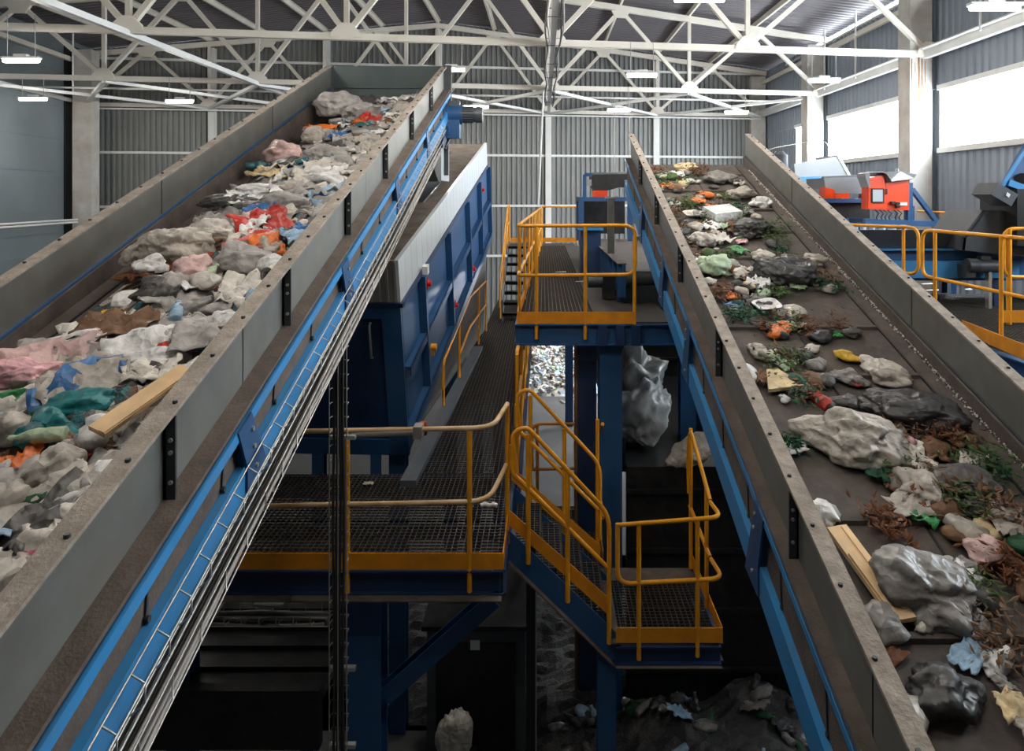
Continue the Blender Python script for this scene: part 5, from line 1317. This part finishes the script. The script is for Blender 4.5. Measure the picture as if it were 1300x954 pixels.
M_heapB = scrapmat('scraps_dark', [P_['dark'],P_['charcoal'],P_['dark'],(.06,.06,.06),P_['dark']], 9)
mound('bottle_heap', .2, 25.3, 3.2, 2.4, 2.1, M_heapA, 'heap of crushed bottles on the bright floor beyond the platform')
def mh_(u, v, h, s): r = math.hypot(u, v); return h*(1-r*r)
for i in range(190):
    px = random.uniform(672,734); py = random.uniform(434,494)
    # hit the mound by marching
    hit = None
    for k in range(140):
        d = 21.5+k*.035; p = U(px,py,d); zf = p.z+E
        u, v = (p.x-.2)/3.2, (d-25.3)/2.4; r = math.hypot(u,v)
        hm = 2.1*(1-r*r)*(.8+.4*noise.noise(Vector((u*3,v*3,.2)))) if r < 1 else 0
        if zf <= hm+.08: hit = p; break
    if hit is None: continue
    c = random.choice(['clear','white','lightblue','palegreen','dirtywhite','white','clear','grey','brown','white'])
    o = piece('bottle', random.uniform(.22,.32), .1, 0, c, 'plastic_bottle', 'crushed %s bottle on the heap beyond the platform' % CN[c], 2, '%s bottles on the floor heap' % CN[c])
    o.matrix_world = Matrix.Translation((hit.x,hit.y,hit.z+E)) @ Matrix.Rotation(random.uniform(0,6.3),4,'Z') @ Matrix.Rotation(random.uniform(-.6,.6),4,'Y')
for px, py, c in ((708,491,'white'),(690,497,'dirtywhite'),(724,508,'clear'),(714,512,'clear')):
    d = E*F/(py-PY); p = U(px,py,d)
    o = piece('bottle', .3, .1, 0, c, 'plastic_bottle', 'single %s bottle lying on the bright floor at %s' % (CN[c], {708:'the heap foot',690:'the heap stair side',724:'the blue post side',714:'the clear middle'}[px]), 2)
    o.matrix_world = Matrix.Translation((p.x,p.y,.04)) @ Matrix.Rotation(random.uniform(0,3),4,'Z')
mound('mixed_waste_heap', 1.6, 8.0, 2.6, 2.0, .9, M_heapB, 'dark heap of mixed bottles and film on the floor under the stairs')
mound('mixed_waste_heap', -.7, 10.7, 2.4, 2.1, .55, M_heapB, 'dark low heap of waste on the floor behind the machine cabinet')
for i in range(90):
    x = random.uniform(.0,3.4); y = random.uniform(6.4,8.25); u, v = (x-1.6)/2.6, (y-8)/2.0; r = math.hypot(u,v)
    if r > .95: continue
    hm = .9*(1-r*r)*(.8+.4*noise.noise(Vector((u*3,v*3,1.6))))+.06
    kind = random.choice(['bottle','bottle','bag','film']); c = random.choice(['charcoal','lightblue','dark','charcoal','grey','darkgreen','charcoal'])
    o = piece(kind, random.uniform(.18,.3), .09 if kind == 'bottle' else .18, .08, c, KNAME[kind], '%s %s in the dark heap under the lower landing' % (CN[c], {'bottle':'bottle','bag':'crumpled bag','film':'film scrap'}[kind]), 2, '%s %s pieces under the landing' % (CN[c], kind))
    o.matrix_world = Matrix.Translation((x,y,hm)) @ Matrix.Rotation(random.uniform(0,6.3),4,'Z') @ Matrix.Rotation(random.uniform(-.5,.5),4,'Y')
# big bags in the bunker
M_film = mat('big_film', (.40,.42,.42), .25, 0, .15, 4, (.2,.2,.2), .4, 3, .5, 12, .6)
vs, fs = bag_mesh(.62, .6, .78, 5, 61.3, 1.0); o = mesh_obj('film_sack', vs, fs, M_film)
o.matrix_world = Matrix.Translation((1.22, 9.1, -2.86+E)) @ Matrix.Rotation(.5,4,'Y') @ Matrix.Rotation(.4,4,'Z'); tag(o, 'large crumpled translucent film sack in the dark bunker beside the blue post', 'sack')
vs, fs = bag_mesh(.7, .6, .6, 4, 17.3, 1.2); o = mesh_obj('film_sack', vs, fs, mat('dim_film', (.16,.165,.165), .3, 0, .2, 4, (.08,.08,.08), .4, 3, .5, 12, .6))
o.matrix_world = Matrix.Translation((1.35, 10.3, -2.65+E)); tag(o, 'dim grey film sack behind the large translucent sack', 'sack')
vs, fs = bag_mesh(.46, .3, .26, 4, 33.7, 1.1); o = mesh_obj('film_sack', vs, fs, wm('dirtywhite'))
o.matrix_world = Matrix.Translation((1.78, 8.42, -3.09+E)) @ Matrix.Rotation(-.3,4,'Y'); tag(o, 'crumpled grey white bag hanging over the bunker edge near the cleated conveyor', 'sack')
vs, fs = bag_mesh(.32, .3, .55, 4, 73.7, .7); o = mesh_obj('woven_sack', vs, fs, wm('offwhite'))
o.matrix_world = Matrix.Translation((-.92, 7.25, .9)); tag(o, 'off-white woven sack standing low in front of the dark machine cabinet', 'sack')
b = MB(); b.box(-1.15,-.7,7.05,7.5,FZ,FZ+.66); tag(b.build('steel_crate', M_dark), 'dark steel crate under the off-white woven sack', 'crate')
# small scraps on gratings
for i, (px, py) in enumerate(((468,617),(322,620),(345,626),(285,633),(700,640))):
    d = -WZ*F/(py-PY); p = U(px,py,d)
    if i == 4: continue
    o = piece('film', .1, .07, .03, 'dirtywhite', 'paper_scrap', ['pale scrap on the walkway grating before the blue door','pale scrap under the bag-laden conveyor on the walkway','bright torn scrap beside the cable ladder on the walkway','dull scrap on the walkway nearest the blue conveyor rail'][i], 2, None, 'paper')
    o.matrix_world = Matrix.Translation((p.x,p.y,WZ+.02+E))

# ------------------------------------------------------------------ light
w = bpy.data.worlds.new('world'); SC.world = w; w.use_nodes = True
bg = w.node_tree.nodes['Background']; bg.inputs['Color'].default_value = (.85,.93,1,1); bg.inputs['Strength'].default_value = 1.0
SC.view_settings.view_transform = 'Standard'; SC.view_settings.look = 'None'
SC.view_settings.gamma = 1; SC.view_settings.use_curve_mapping = False
SC.view_settings.exposure = 0.72
SC.cycles.max_bounces = 6; SC.cycles.diffuse_bounces = 4; SC.cycles.glossy_bounces = 3
SC.cycles.use_denoising = True
SC.cycles.sample_clamp_indirect = 6
